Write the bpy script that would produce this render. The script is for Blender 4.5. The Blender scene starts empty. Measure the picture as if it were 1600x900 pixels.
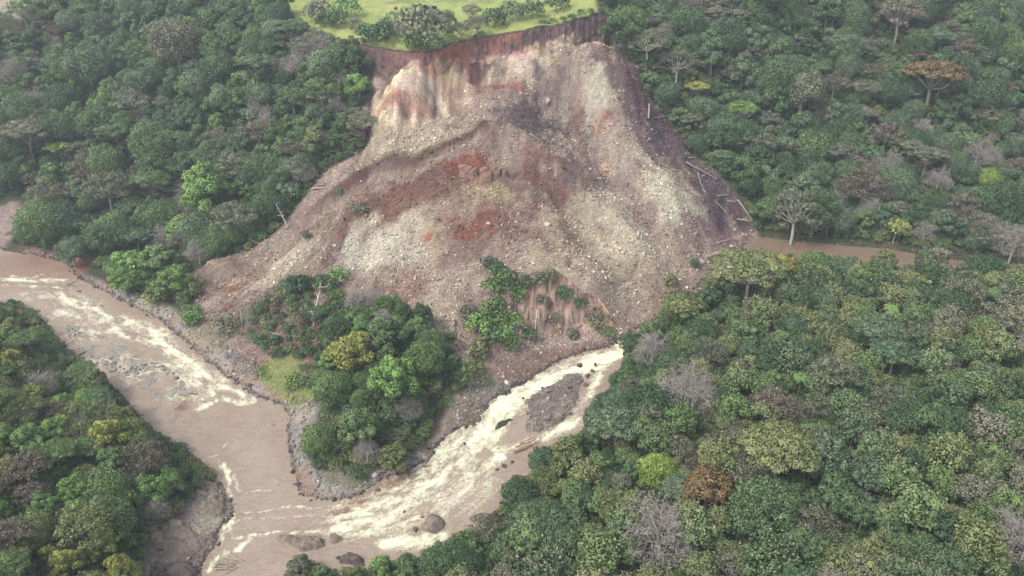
import bpy, math, random
import numpy as np

# ------------------------------------------------------------------ camera, world, sun, exposure
random.seed(7)
R = np.random.default_rng(11)
SC = bpy.context.scene
COL = SC.collection
CAM_H, PITCH, FPX = 160.0, math.radians(28.0), 1256.0

cam_d = bpy.data.cameras.new('camera')
cam_d.sensor_width = 36.0
cam_d.lens = 36.0 * FPX / 1600.0
cam_d.clip_start = 1.0
cam_d.clip_end = 9000.0
cam = bpy.data.objects.new('camera', cam_d)
cam.location = (0, 0, CAM_H)
cam.rotation_euler = (math.pi / 2 - PITCH, 0, 0)
COL.objects.link(cam)
SC.camera = cam

SUN_EL, SUN_AZ = math.radians(52), math.radians(228)      # azimuth clockwise from +y
wd = bpy.data.worlds.new('World')
SC.world = wd
wd.use_nodes = True
wn = wd.node_tree
bg = wn.nodes['Background']
sky = wn.nodes.new('ShaderNodeTexSky')
sky.sky_type = 'NISHITA'
sky.sun_disc = False
sky.sun_elevation = SUN_EL
sky.sun_rotation = SUN_AZ
sky.air_density = 1.0
sky.dust_density = 2.5
hs = wn.nodes.new('ShaderNodeHueSaturation')          # thin overcast: the blue is veiled
hs.inputs['Saturation'].default_value = 0.42
wn.links.new(sky.outputs[0], hs.inputs['Color'])
wn.links.new(hs.outputs[0], bg.inputs[0])
bg.inputs[1].default_value = 0.145
sun_d = bpy.data.lights.new('sun', 'SUN')
sun_d.energy = 1.35
sun_d.angle = math.radians(12)
sun_d.color = (1.0, 0.95, 0.87)
sun = bpy.data.objects.new('sun', sun_d)
sun.rotation_euler = (math.pi / 2 - SUN_EL, 0, math.pi - SUN_AZ)
COL.objects.link(sun)
SC.view_settings.view_transform = 'Standard'
SC.view_settings.look = 'None'
SC.view_settings.gamma = 1.0
SC.view_settings.exposure = 1.2
SC.cycles.max_bounces = 4
SC.cycles.diffuse_bounces = 2
SC.cycles.glossy_bounces = 2
SC.cycles.transparent_max_bounces = 4
SC.cycles.use_adaptive_sampling = True

# ------------------------------------------------------------------ small helpers
def S2L(*c):
    """8 bit sRGB to linear"""
    c = np.array(c, float) / 255.0
    return tuple(np.where(c <= 0.04045, c / 12.92, ((c + 0.055) / 1.055) ** 2.4))

def smooth(a, b, x):
    t = np.clip((x - a) / (b - a), 0, 1)
    return t * t * (3 - 2 * t)

def vnoise(x, y, seed=0):
    xi = np.floor(x).astype(np.int64); yi = np.floor(y).astype(np.int64)
    xf = x - xi; yf = y - yi
    u = xf * xf * xf * (xf * (xf * 6 - 15) + 10); v = yf * yf * yf * (yf * (yf * 6 - 15) + 10)
    def h(i, j):
        n = (i * 374761393 + j * 668265263 + seed * 974711) & 0xffffffff
        n = ((n ^ (n >> 13)) * 1274126177) & 0xffffffff
        return ((n ^ (n >> 16)) & 0xffff) / 65535.0
    a = h(xi, yi); b = h(xi + 1, yi); c = h(xi, yi + 1); d = h(xi + 1, yi + 1)
    return (a * (1 - u) + b * u) * (1 - v) + (c * (1 - u) + d * u) * v

def fbm(x, y, seed=0, oct=4, gain=0.5):
    s = 0; a = 1; t = 0
    for o in range(oct):
        s = s + a * vnoise(x * 2 ** o + 17.3 * o, y * 2 ** o - 9.1 * o, seed + o * 31)
        t += a; a *= gain
    return s / t - 0.5                     # -0.5 .. 0.5

def ray(px, py):
    u = (px - 800.0) / FPX; v = (450.0 - py) / FPX
    c, s = math.cos(PITCH), math.sin(PITCH)
    d = np.array([u, c + v * s, -s + v * c])
    return d / np.linalg.norm(d)

def on_plane(px, py, z):
    d = ray(px, py); t = (z - CAM_H) / d[2]
    return np.array([d[0] * t, d[1] * t, z])

def project(P):
    """world points (n,3) -> photograph pixels, depth"""
    P = np.atleast_2d(P)
    c, s = math.cos(PITCH), math.sin(PITCH)
    x = P[:, 0]; y = P[:, 1]; z = P[:, 2] - CAM_H
    dep = y * c - z * s; up = y * s + z * c
    return 800 + FPX * x / dep, 450 - FPX * up / dep, dep

def seg_info(px, py, poly, closed):
    """distance to a polyline, with arc length and side of the nearest point"""
    poly = np.asarray(poly, float)[:, :2]
    n = len(poly)
    best = np.full(px.shape, 1e18); arc = np.zeros(px.shape); side = np.zeros(px.shape)
    L = 0.0
    for i in range(n if closed else n - 1):
        a = poly[i]; b = poly[(i + 1) % n]; e = b - a; l2 = e @ e + 1e-12
        wx = px - a[0]; wy = py - a[1]
        t = np.clip((wx * e[0] + wy * e[1]) / l2, 0, 1)
        d = (wx - t * e[0]) ** 2 + (wy - t * e[1]) ** 2
        m = d < best
        best = np.where(m, d, best)
        arc = np.where(m, L + t * math.sqrt(l2), arc)
        side = np.where(m, np.sign(e[0] * wy - e[1] * wx), side)
        L += math.sqrt(l2)
    return np.sqrt(best), arc, side

def inside(px, py, poly):
    poly = np.asarray(poly, float)[:, :2]
    r = np.zeros(px.shape, bool); n = len(poly)
    for i in range(n):
        x0, y0 = poly[i]; x1, y1 = poly[(i + 1) % n]
        if y0 == y1: continue
        m = (y0 > py) != (y1 > py)
        r ^= m & (px < (x1 - x0) * (py - y0) / (y1 - y0) + x0)
    return r

def sdf(px, py, poly):
    """negative inside"""
    px = np.asarray(px, float); py = np.asarray(py, float)
    d, _, _ = seg_info(px, py, poly, True)
    return np.where(inside(px, py, poly), -d, d)

def tps(pts, val, kernel='tps', lam=0.0):
    pts = np.asarray(pts, float) / 100.0; val = np.asarray(val, float); n = len(pts)
    def K(r):
        return r * r * np.log(r + 1e-9) if kernel == 'tps' else r
    D = np.linalg.norm(pts[:, None] - pts[None], axis=2)
    A = np.zeros((n + 3, n + 3)); A[:n, :n] = K(D) + lam * np.eye(n)
    A[:n, n] = 1; A[:n, n + 1:] = pts; A[n, :n] = 1; A[n + 1:, :n] = pts.T
    w = np.linalg.solve(A, np.concatenate([val, [0, 0, 0]]))
    def f(x, y):
        x = np.asarray(x, float) / 100.0; y = np.asarray(y, float) / 100.0
        out = w[n] + w[n + 1] * x + w[n + 2] * y
        for i in range(n):
            out = out + w[i] * K(np.hypot(x - pts[i, 0], y - pts[i, 1]))
        return out
    return f

# ------------------------------------------------------------------ water levels and the river banks
RIV = [(-200, 415, 4.2), (0, 425, 3.6), (100, 450, 3.0), (200, 540, 2.2), (300, 600, 1.4), (400, 690, .5), (420, 760, .2), (400, 850, -.3),
       (400, 900, -.6), (390, 1040, -1.0), (500, 800, .2), (600, 790, .8), (700, 730, 2.0), (780, 660, 3.2), (860, 600, 4.6), (955, 556, 6.2),
       (1005, 525, 8.5), (1060, 490, 11.5), (1110, 452, 14.5), (1150, 415, 16.6), (1190, 392, 17)]
rp = np.array(RIV, float)
def wz_px(px, py):
    d = np.hypot(rp[:, 0] - px, (rp[:, 1] - py) * 1.6) + 1
    w = d ** -3.0
    return float((w * rp[:, 2]).sum() / w.sum())
def wpt(px, py):
    return on_plane(px, py, wz_px(px, py))
rw = np.array([on_plane(a, b, z) for a, b, z in RIV])
wz_f = tps(rw[:, :2], rw[:, 2], 'lin')

left_bank_px = [(-260, 378), (-100, 386), (0, 394), (60, 404), (104, 414), (116, 430), (150, 450), (200, 478), (250, 503), (290, 536), (330, 570),
                (370, 600), (410, 625), (446, 638), (452, 660), (450, 690), (458, 740), (470, 774), (500, 781), (544, 777), (566, 768),
                (600, 748), (640, 732), (676, 716), (678, 700), (696, 684), (720, 668), (752, 656), (762, 630), (792, 612), (840, 584),
                (880, 560), (920, 548), (956, 541), (985, 520), (1040, 488), (1090, 448), (1130, 410)]
right_bank_px = [(1152, 418), (1112, 458), (1066, 494), (1014, 528), (978, 556), (962, 580), (945, 625), (912, 672), (875, 705), (850, 735), (810, 765),
                 (780, 795), (745, 822), (705, 850), (676, 872), (640, 882), (585, 898), (520, 906), (472, 912), (444, 930), (446, 1060), (330, 1060), (330, 960), (316, 905), (312, 880), (322, 866), (342, 846), (342, 824),
                 (360, 812), (364, 788), (350, 756), (330, 742), (318, 722), (290, 700), (255, 682), (215, 645), (190, 615), (165, 590),
                 (130, 560), (92, 530), (66, 495), (45, 478), (0, 470), (-100, 462), (-260, 450)]
river_poly = np.array([wpt(a, b) for a, b in left_bank_px + right_bank_px])
POND_Z = 17.0
pond_px = [(1178, 371), (1200, 371), (1225, 374), (1270, 379), (1320, 384), (1390, 389), (1450, 401), (1520, 409), (1640, 415), (1800, 424), (1800, 456), (1500, 440),
           (1380, 428), (1300, 418), (1240, 408), (1180, 402), (1150, 395)]
pond_poly = np.array([on_plane(a, b, POND_Z) for a, b in pond_px])
island_px = [(904, 578), (914, 594), (902, 628), (878, 660), (852, 672), (822, 676), (822, 660), (831, 650), (826, 638), (818, 630), (824, 622), (852, 606), (880, 590)]
island_poly = np.array([wpt(a, b) for a, b in island_px])
islet_px = [(802, 646), (806, 656), (790, 668), (772, 674), (778, 660)]
islet_poly = np.array([wpt(a, b) for a, b in islet_px])
bar_px = [(92, 500), (130, 505), (175, 530), (215, 548), (262, 570), (300, 600), (290, 622), (250, 626), (205, 600), (150, 570), (110, 540)]
bar_poly = np.array([wpt(a, b) for a, b in bar_px])
branch_a = np.array([wpt(a, b) for a, b in [(-260, 414), (0, 428), (100, 452), (200, 515), (290, 580), (370, 650), (400, 740), (398, 800), (392, 880), (390, 1060)]])
branch_b = np.array([wpt(a, b) for a, b in [(1150, 412), (1060, 495), (985, 550), (880, 590), (790, 640), (735, 690), (690, 745), (600, 800), (480, 825), (390, 900), (390, 1060)]])

# ------------------------------------------------------------------ terrain: control points (pixel, height) -> world
GX0, GX1, GY0, GY1, GS = -330.0, 360.0, 84.0, 540.0, 1.0
xs = np.arange(GX0, GX1 + .1, GS); ys = np.arange(GY0, GY1 + .1, GS)
X, Y = np.meshgrid(xs, ys)                      # [iy, ix]

edge_px = [(500, 66, 83), (560, 73, 83.5), (600, 75, 84), (640, 81, 84), (662, 82, 84), (690, 74, 85), (706, 66, 86), (760, 59, 87), (820, 50, 89.5), (860, 41, 91.5), (900, 30, 94), (936, 19, 96), (990, 12, 97)]
edge_w = np.array([on_plane(*e) for e in edge_px])
def y_edge(x):
    return np.interp(x, edge_w[:, 0], edge_w[:, 1])
_ax = [edge_w[0, 0] - 5, edge_w[1, 0] + 2, edge_w[2, 0], edge_w[5, 0], edge_w[7, 0], edge_w[9, 0], edge_w[10, 0], edge_w[11, 0], edge_w[12, 0] + 4]
_av = [0, 9, 10, 6, 5.5, 9.5, 16, 18, 0]
def cliff_amp(x):
    return np.interp(x, _ax, _av)

CP = []       # x, y, z
def cp(px, py, z):
    p = on_plane(px, py, z); CP.append((p[0], p[1], z))
for e in edge_w[1:-1]:                          # foot of the head scarp, carried back under the plateau
    CP.append((e[0], e[1] + 1, e[2] - float(cliff_amp(e[0]))))
for a, b, z in [(450, 30, 90), (500, 10, 92), (520, 50, 86), (600, 30, 89.5), (700, 20, 91), (700, 0, 93.5), (800, 10, 93.5), (850, 20, 93), (900, 0, 97), (600, 0, 93)]:
    p = on_plane(a, b, z); CP.append((p[0], p[1], z - float(cliff_amp(p[0]))))
for row in [
    # left slope
    (-150, 392, 6), (0, 386, 5.5), (100, 395, 5), (0, 200, 42), (0, 90, 68), (0, 8, 92), (-150, 200, 44), (-150, 0, 92), (150, 370, 9), (150, 200, 42), (150, 80, 70),
    (200, 388, 6), (300, 370, 11), (300, 240, 36), (300, 100, 70), (300, 0, 92), (400, 340, 22), (450, 345, 22), (420, 60, 82), (480, 290, 34), (520, 260, 43),
    (470, 180, 56), (572, 232, 49), (560, 190, 57), (566, 150, 65), (572, 118, 72),
    # slide
    (310, 450, 6), (330, 415, 10), (385, 400, 13), (400, 440, 10), (450, 420, 14), (520, 340, 30), (560, 290, 40), (600, 262, 46), (640, 250, 49), (700, 232, 54), (750, 205, 59),
    (600, 350, 31), (650, 300, 41), (600, 420, 20.5), (680, 420, 22), (740, 270, 47), (740, 330, 38), (740, 390, 29), (760, 430, 24), (820, 190, 60), (830, 250, 51), (850, 320, 39), (900, 400, 27),
    (650, 200, 57), (600, 190, 59), (600, 130, 70), (650, 130, 73), (700, 120, 73), (700, 170, 60.5), (760, 130, 71), (760, 170, 60), (820, 110, 75), (820, 150, 63),
    (880, 100, 79), (880, 160, 62.5), (930, 100, 80), (940, 200, 57), (950, 300, 39), (1000, 400, 23), (1000, 220, 52), (1050, 300, 38), (1100, 350, 26), (1100, 400, 21),
    (1000, 455, 16), (960, 490, 14), (940, 525, 10), (860, 438, 26), (820, 448, 25.5), (900, 455, 23), (930, 480, 18.5), (780, 470, 22), (860, 545, 7.5), (900, 535, 8.2), (860, 510, 11), (900, 505, 12.5),
    (800, 590, 6.4), (760, 560, 10.5),
    (1180, 365, 18), (1140, 300, 33), (1090, 250, 43), (1050, 190, 55), (1010, 150, 66), (985, 95, 80), (965, 70, 85),
    # hill of standing trees below the slide
    (400, 620, 3), (350, 560, 3.5), (300, 500, 4), (400, 520, 9), (450, 560, 8), (480, 500, 14), (560, 470, 17), (640, 480, 18), (700, 500, 18), (600, 560, 15), (560, 650, 12), (660, 590, 13), (700, 560, 13.5),
    (520, 640, 9), (620, 690, 7), (540, 715, 5), (480, 740, 1.5), (610, 740, 2.5), (670, 690, 3.5), (700, 650, 5), (460, 640, 2.5), (740, 610, 7),
    (160, 430, 4), (230, 440, 5), (290, 480, 5), (170, 400, 5),
    # right slope
    (1230, 366, 19), (1300, 370, 19.5), (1400, 378, 20), (1600, 388, 21), (1800, 400, 22), (1200, 300, 32), (1300, 200, 50), (1200, 150, 62), (1100, 100, 76), (1050, 40, 88), (1150, 0, 97), (1300, 0, 98), (1300, 100, 74),
    (1450, 280, 34), (1450, 100, 75), (1600, 200, 50), (1600, 100, 74), (1600, 0, 98), (1800, 200, 52), (1800, 0, 100),
    # near right forest
    (965, 570, 8.5), (1000, 570, 10), (1000, 650, 14), (930, 690, 8), (870, 740, 6), (1050, 520, 13), (1100, 500, 15), (1150, 455, 17), (1200, 430, 18), (1300, 450, 19), (1450, 450, 20), (1600, 450, 21), (1800, 450, 22),
    (1100, 600, 18), (1200, 700, 18), (1200, 800, 16), (1000, 800, 10), (850, 850, 6), (900, 900, 6), (1200, 900, 15), (1400, 700, 22), (1300, 570, 20), (1400, 900, 21), (1600, 900, 23), (1600, 600, 26), (1600, 750, 25), (1800, 600, 29), (1800, 900, 26),
    (900, 1050, 7), (1300, 1050, 17), (1800, 1050, 28), (650, 930, 3), (560, 940, 2),
    # near left forest
    (0, 490, 5.5), (80, 540, 6), (150, 620, 6), (0, 600, 12), (100, 700, 13), (200, 690, 7), (270, 730, 4.5), (-150, 600, 18), (-150, 480, 7), (0, 800, 16), (200, 800, 6), (120, 860, 11), (220, 870, 3), (230, 920, 2.5), (0, 900, 17), (-200, 900, 26), (0, 1050, 17), (220, 1050, 5),
]:
    cp(*row)
for a in rw:                                     # the valley floor follows the river
    CP.append((a[0], a[1], a[2] + 0.3))
CP += [(-330, 540, 112), (0, 540, 101), (360, 540, 118), (-150, 540, 108), (180, 540, 112), (-330, 84, 40), (360, 84, 34)]
CP = np.array(CP)
_keep = []
for i in range(len(CP)):                         # drop near-duplicates
    if all(np.hypot(*(CP[i, :2] - CP[j, :2])) > 3.0 for j in _keep): _keep.append(i)
CP = CP[_keep]
base_f = tps(CP[:, :2], CP[:, 2], 'tps', lam=0.004)
cx = np.arange(GX0, GX1 + 4.1, 4.0); cy = np.arange(GY0, GY1 + 4.1, 4.0)
CXg, CYg = np.meshgrid(cx, cy)
HB = base_f(CXg, CYg)
def bil(G, x0, y0, s, x, y):
    fx = np.clip((np.asarray(x, float) - x0) / s, 0, G.shape[1] - 1.001); fy = np.clip((np.asarray(y, float) - y0) / s, 0, G.shape[0] - 1.001)
    ix = fx.astype(int); iy = fy.astype(int); u = fx - ix; v = fy - iy
    return (G[iy, ix] * (1 - u) + G[iy, ix + 1] * u) * (1 - v) + (G[iy + 1, ix] * (1 - u) + G[iy + 1, ix + 1] * u) * v
def cubic_up(G, x0, y0, s, x, y):
    fx = np.clip((x - x0) / s, 0, G.shape[1] - 1.001); fy = np.clip((y - y0) / s, 0, G.shape[0] - 1.001)
    ix = fx.astype(int); iy = fy.astype(int)
    def w(t): return [((-t + 2) * t - 1) * t / 2, ((3 * t - 5) * t * t + 2) / 2, ((-3 * t + 4) * t + 1) * t / 2, (t - 1) * t * t / 2]
    wx = w(fx - ix); wy = w(fy - iy); out = 0
    for j in range(4):
        jj = np.clip(iy + j - 1, 0, G.shape[0] - 1)
        for i in range(4):
            out = out + wy[j] * wx[i] * G[jj, np.clip(ix + i - 1, 0, G.shape[1] - 1)]
    return out
H0 = cubic_up(HB, GX0, GY0, 4.0, X, Y)
step = cliff_amp(X) * smooth(-0.6, 1.2, Y - y_edge(X) + 1.6 * fbm(X * .25, Y * .25, 5, 3))
Hs = H0 + step
def at_grid(G, px, py, h=0.0):
    d = ray(px, py); t = np.arange(90, 900, 0.5)
    P = np.array([0, 0, CAM_H])[:, None] + d[:, None] * t
    hit = P[2] <= bil(G, GX0, GY0, GS, P[0], P[1]) + h
    i = int(np.argmax(hit)) if hit.any() else len(t) - 1
    return P[:, i]
WP = lambda pts, h=0.0: np.array([at_grid(Hs, a, b, h) for a, b in pts])

slide_px = [(300, 432), (330, 414), (385, 401), (425, 373), (448, 345), (482, 300), (522, 262), (560, 238), (574, 226), (562, 200), (566, 170), (574, 130), (560, 95), (556, 78)] \
    + [(e[0], e[1] + 3) for e in edge_px[2:-1]] + [(950, 30), (964, 62), (990, 95), (1012, 150), (1050, 190), (1092, 250), (1140, 300), (1178, 348), (1190, 371), (1165, 388), (1130, 412),
    (1090, 450), (1040, 488), (985, 520), (956, 541), (920, 548), (880, 560), (840, 584), (792, 612), (762, 630), (752, 656), (720, 668), (696, 684), (690, 660), (730, 600), (700, 560), (690, 520), (640, 490), (560, 470), (480, 480), (440, 500), (400, 520), (420, 590), (370, 575), (345, 540), (310, 490)]
slide_w = WP(slide_px)
pasture_px = [(430, -30), (425, 8), (455, 38), (500, 56), (560, 70)] + [(e[0], e[1] - 1) for e in edge_px[2:-1]] + [(950, 8), (945, -30), (700, -60)]
pasture_w = WP(pasture_px)
ridge_px = [(330, 424), (390, 402), (450, 370), (520, 306), (575, 268), (612, 256), (650, 252), (690, 236), (730, 213), (752, 205)]
ridge_w = WP(ridge_px)

# --- detail on the slide
sd_slide = sdf(X, Y, slide_w)
in_slide = smooth(1.5, -4, sd_slide)
scarp_line = WP([(560, 95), (640, 105), (700, 90), (760, 85), (820, 75), (880, 70), (950, 65)])
dsc, asc, _ = seg_info(X, Y, scarp_line, False)
scarp = np.exp(-(dsc / 17.0) ** 2) * in_slide * (Y < y_edge(X) - .5)
butt_w = WP([(566, 120), (600, 100), (660, 90), (700, 96), (722, 140), (708, 186), (650, 200), (590, 216), (566, 196)])
butt = smooth(3, -4, sdf(X, Y, butt_w) + 3 * fbm(X * .1, Y * .1, 68, 3))
scarp = np.maximum(scarp, butt)
run = fbm(X * .16 + .6 * fbm(X * .05, Y * .05, 3), Y * .035, 21, 4, .6)           # runnels down the scarp
H1 = Hs + scarp * run * 9.0 + butt * 5.0 * fbm(X * .32 + .5 * fbm(X * .1, Y * .1, 69), Y * .05, 70, 3)
dl, al, sl = seg_info(X, Y, WP([(652, 92), (640, 130), (615, 165), (598, 205)]), False)
H1 += 4.2 * np.exp(-(dl / 7.0) ** 2) * in_slide
dl, al, sl = seg_info(X, Y, WP([(668, 95), (690, 130), (700, 165)]), False)
H1 += 2.6 * np.exp(-(dl / 4.0) ** 2) * in_slide
dr_, ar_, sr_ = seg_info(X, Y, ridge_w, False)
H1 += in_slide * smooth(ar_.max(), ar_.max() - 38, ar_) * (2.6 * np.exp(-(dr_ / 3.8) ** 2) - 2.4 * np.exp(-((dr_ - 5) / 4.0) ** 2) * (sr_ < 0))
face_w = WP([(800, 440), (860, 425), (905, 445), (950, 480), (965, 530), (900, 540), (830, 545), (800, 500)])
sd_face = sdf(X, Y, face_w)
face = smooth(2, -3, sd_face)
H1 += face * (fbm(X * .22, Y * .05, 44, 4, .6) * 5.0)
H1 -= 8.5 * smooth(.6, -2.2, sd_face + 2.4 * fbm(X * .2, Y * .2, 47, 3)) * smooth(238, 254, Y)
H1 += in_slide * (fbm(X * .035, Y * .035, 8, 4) * 5.5 + fbm(X * .12, Y * .12, 9, 4) * 3.2 + fbm(X * .5, Y * .5, 10, 2) * .9)
# flow lobes running down the debris
dk, ak, _ = seg_info(X + 3 * fbm(X * .06, Y * .06, 81, 3), Y, WP([(752, 205), (800, 216), (840, 240), (900, 290), (950, 335), (1000, 395)]), False)
H1 += in_slide * 3.6 * np.exp(-(dk / 5.5) ** 2)
dk, ak, _ = seg_info(X + 3 * fbm(X * .06, Y * .06, 82, 3), Y, WP([(860, 175), (920, 215), (965, 270), (1020, 350), (1060, 400)]), False)
H1 -= in_slide * 3.2 * np.exp(-(dk / 6.0) ** 2)
for _q, _a, _w in (([(940, 120), (965, 180), (1010, 260), (1060, 320)], 2.6, 5.0), ([(690, 270), (660, 330), (620, 400), (600, 440)], 2.6, 6.0), ([(760, 290), (770, 350), (790, 400)], 2.4, 6.0), ([(560, 330), (500, 380), (430, 430)], 2.2, 5.0), ([(850, 320), (880, 380), (930, 440)], 2.4, 6.0)):
    dk, ak, _ = seg_info(X + 4 * fbm(X * .07, Y * .07, 83, 3), Y, WP(_q), False); H1 += in_slide * _a * np.exp(-(dk / _w) ** 2)
n_w = fbm(X * .02, Y * .02, 67, 3)
TH = np.arctan2(X - 15, 455 - Y) + .22 * n_w; RR_ = np.hypot(X - 15, Y - 455)
lobes = fbm(TH * 9, RR_ * .014, 61, 4); gul = np.abs(fbm(TH * 15 + 1.2 * fbm(X * .03, Y * .03, 64, 2), RR_ * .012, 62, 3))
H1 += in_slide * (1 - face) * (1 - np.clip(scarp, 0, 1)) * (lobes * 4.0 - .9 * smooth(.05, 0, gul) + 3.4 * fbm(X * .055 + 2 * n_w, Y * .055, 66, 4, .6))
H1 += (1 - in_slide) * (fbm(X * .03, Y * .03, 12, 4) * 5.0)
pas = smooth(2, -3, sdf(X, Y, pasture_w))
H1 = H1 * (1 - pas) + pas * (Hs + fbm(X * .04, Y * .04, 14, 3) * 2.4)
pas_d = pas * smooth(.5, 1.5, Y - y_edge(X))

# --- river, pond and islands
WZ = wz_f(CXg, CYg); WZ = cubic_up(WZ, GX0, GY0, 4.0, X, Y)
sd_r = sdf(X, Y, river_poly) + 1.6 * fbm(X * .22, Y * .22, 33, 3)
d_out = np.clip(sd_r, 0, None)
bank = WZ + np.where(sd_r < 0, np.maximum(sd_r * .42, -2.2), np.minimum(d_out * .42, 1.7) + np.maximum(d_out - 4, 0) * .12)
k = smooth(0, 16, d_out)
H2 = np.where(sd_r < 0, bank, bank * (1 - k) + H1 * k)
H2 = np.where((sd_r > 0), np.maximum(H2, WZ + np.minimum(d_out * .42, 1.2)), H2)
sd_p = sdf(X, Y, pond_poly) + .8 * fbm(X * .2, Y * .2, 34, 3)
dpo = np.clip(sd_p, 0, None); bp = POND_Z + np.where(sd_p < 0, np.maximum(sd_p * .5, -2.5), np.minimum(dpo * .6, 2.0))
kp = smooth(0, 8, dpo)
H2 = np.where(sd_p < 8, bp * (1 - kp) + H2 * kp, H2)
for poly, hh in ((island_poly, .95), (islet_poly, .6)):
    sdi = sdf(X, Y, poly) + .9 * fbm(X * .35, Y * .35, 37, 3)
    H2 = np.where(sdi < 2, np.maximum(H2, WZ + hh * smooth(1.4, -2.5, sdi) - .35 + 1.1 * fbm(X * .25, Y * .25, 38, 4) * (sdi < 0)), H2)
sdb = sdf(X, Y, bar_poly)
H2 = np.where(sdb < 3, np.maximum(H2, WZ - .02 - np.clip(sdb + 1, 0, 4) * .35 + .75 * fbm(X * .16, Y * .16, 39, 4)), H2)
HG = H2
HF = lambda x, y: bil(HG, GX0, GY0, GS, x, y)
def at(px, py, h=0.0):
    """the point of the ground (raised by h) seen at a pixel of the photograph"""
    return at_grid(HG, px, py, h)
def slant(p):
    return float(np.linalg.norm(np.asarray(p) - np.array([0, 0, CAM_H])))
# ------------------------------------------------------------------ material helpers
def new_mat(name, rough=.85, spec=.2):
    m = bpy.data.materials.new(name); m.use_nodes = True
    nt = m.node_tree; b = nt.nodes['Principled BSDF']
    b.inputs['Roughness'].default_value = rough
    b.inputs['Specular IOR Level'].default_value = spec
    return m, nt, b
def nd(nt, t, **kw):
    n = nt.nodes.new(t)
    for k_, v in kw.items(): setattr(n, k_, v)
    return n
def mixc(nt, a, b, fac, mode='MIX'):
    n = nd(nt, 'ShaderNodeMix', data_type='RGBA', blend_type=mode)
    for sock, v in ((n.inputs[0], fac), (n.inputs[6], a), (n.inputs[7], b)):
        if hasattr(v, 'is_linked') or hasattr(v, 'links'): nt.links.new(v, sock)
        else: sock.default_value = v if not isinstance(v, tuple) else (v + (1,))[:4]
    return n.outputs[2]
def ramp(nt, fac, stops, interp='LINEAR'):
    n = nd(nt, 'ShaderNodeValToRGB'); e = n.color_ramp.elements; n.color_ramp.interpolation = interp
    while len(e) > 1: e.remove(e[-1])
    for i, (p, c) in enumerate(stops):
        el = e[0] if i == 0 else e.new(p)
        el.position = p; el.color = (tuple(c) + (1,))[:4] if hasattr(c, '__len__') else (c, c, c, 1)
    nt.links.new(fac, n.inputs[0]); return n.outputs[0]
def noise(nt, vec, scale, detail=3, rough=.55, dist=0.0):
    n = nd(nt, 'ShaderNodeTexNoise'); n.inputs['Scale'].default_value = scale; n.inputs['Detail'].default_value = detail
    n.inputs['Roughness'].default_value = rough; n.inputs['Distortion'].default_value = dist
    if vec is not None: nt.links.new(vec, n.inputs['Vector'])
    return n.outputs[0]
def bump(nt, b, height, strength, dist):
    n = nd(nt, 'ShaderNodeBump'); n.inputs['Strength'].default_value = strength; n.inputs['Distance'].default_value = dist
    nt.links.new(height, n.inputs['Height']); nt.links.new(n.outputs[0], b.inputs['Normal'])
def mesh_np(name, V, F, mat=None, parent=None, cols=None, smooth_=False):
    """one mesh object from numpy arrays; F is (n,3) or (n,4)"""
    me = bpy.data.meshes.new(name)
    V = np.asarray(V, np.float32); F = np.asarray(F, np.int32); k_ = F.shape[1]
    me.vertices.add(len(V)); me.vertices.foreach_set('co', V.ravel())
    me.loops.add(F.size); me.loops.foreach_set('vertex_index', F.ravel())
    me.polygons.add(len(F)); me.polygons.foreach_set('loop_start', np.arange(0, F.size, k_, dtype=np.int32))
    me.polygons.foreach_set('loop_total', np.full(len(F), k_, np.int32))
    if smooth_: me.polygons.foreach_set('use_smooth', np.ones(len(F), bool))
    me.update(calc_edges=True)
    for nm, (dom, typ, arr) in (cols or {}).items():
        a = me.attributes.new(nm, typ, dom)
        arr = np.asarray(arr, np.float32)
        if typ == 'FLOAT_COLOR': 
            if arr.shape[1] == 3: arr = np.concatenate([arr, np.ones((len(arr), 1), np.float32)], 1)
            a.data.foreach_set('color', arr.ravel())
        else: a.data.foreach_set('value', arr.ravel())
    if mat: me.materials.append(mat)
    o = bpy.data.objects.new(name, me); COL.objects.link(o)
    if parent: o.parent = parent
    return o
def tag(o, label=None, cat=None, group=None, kind=None):
    if label: o['label'] = label
    if cat: o['category'] = cat
    if group: o['group'] = group
    if kind: o['kind'] = kind
    return o
def empty(name, loc, rz=0.0, sc=1.0):
    o = bpy.data.objects.new(name, None); COL.objects.link(o); o.location = loc; o.rotation_euler = (0, 0, rz); o.scale = (sc, sc, sc); o.empty_display_size = .5
    return o

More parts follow.
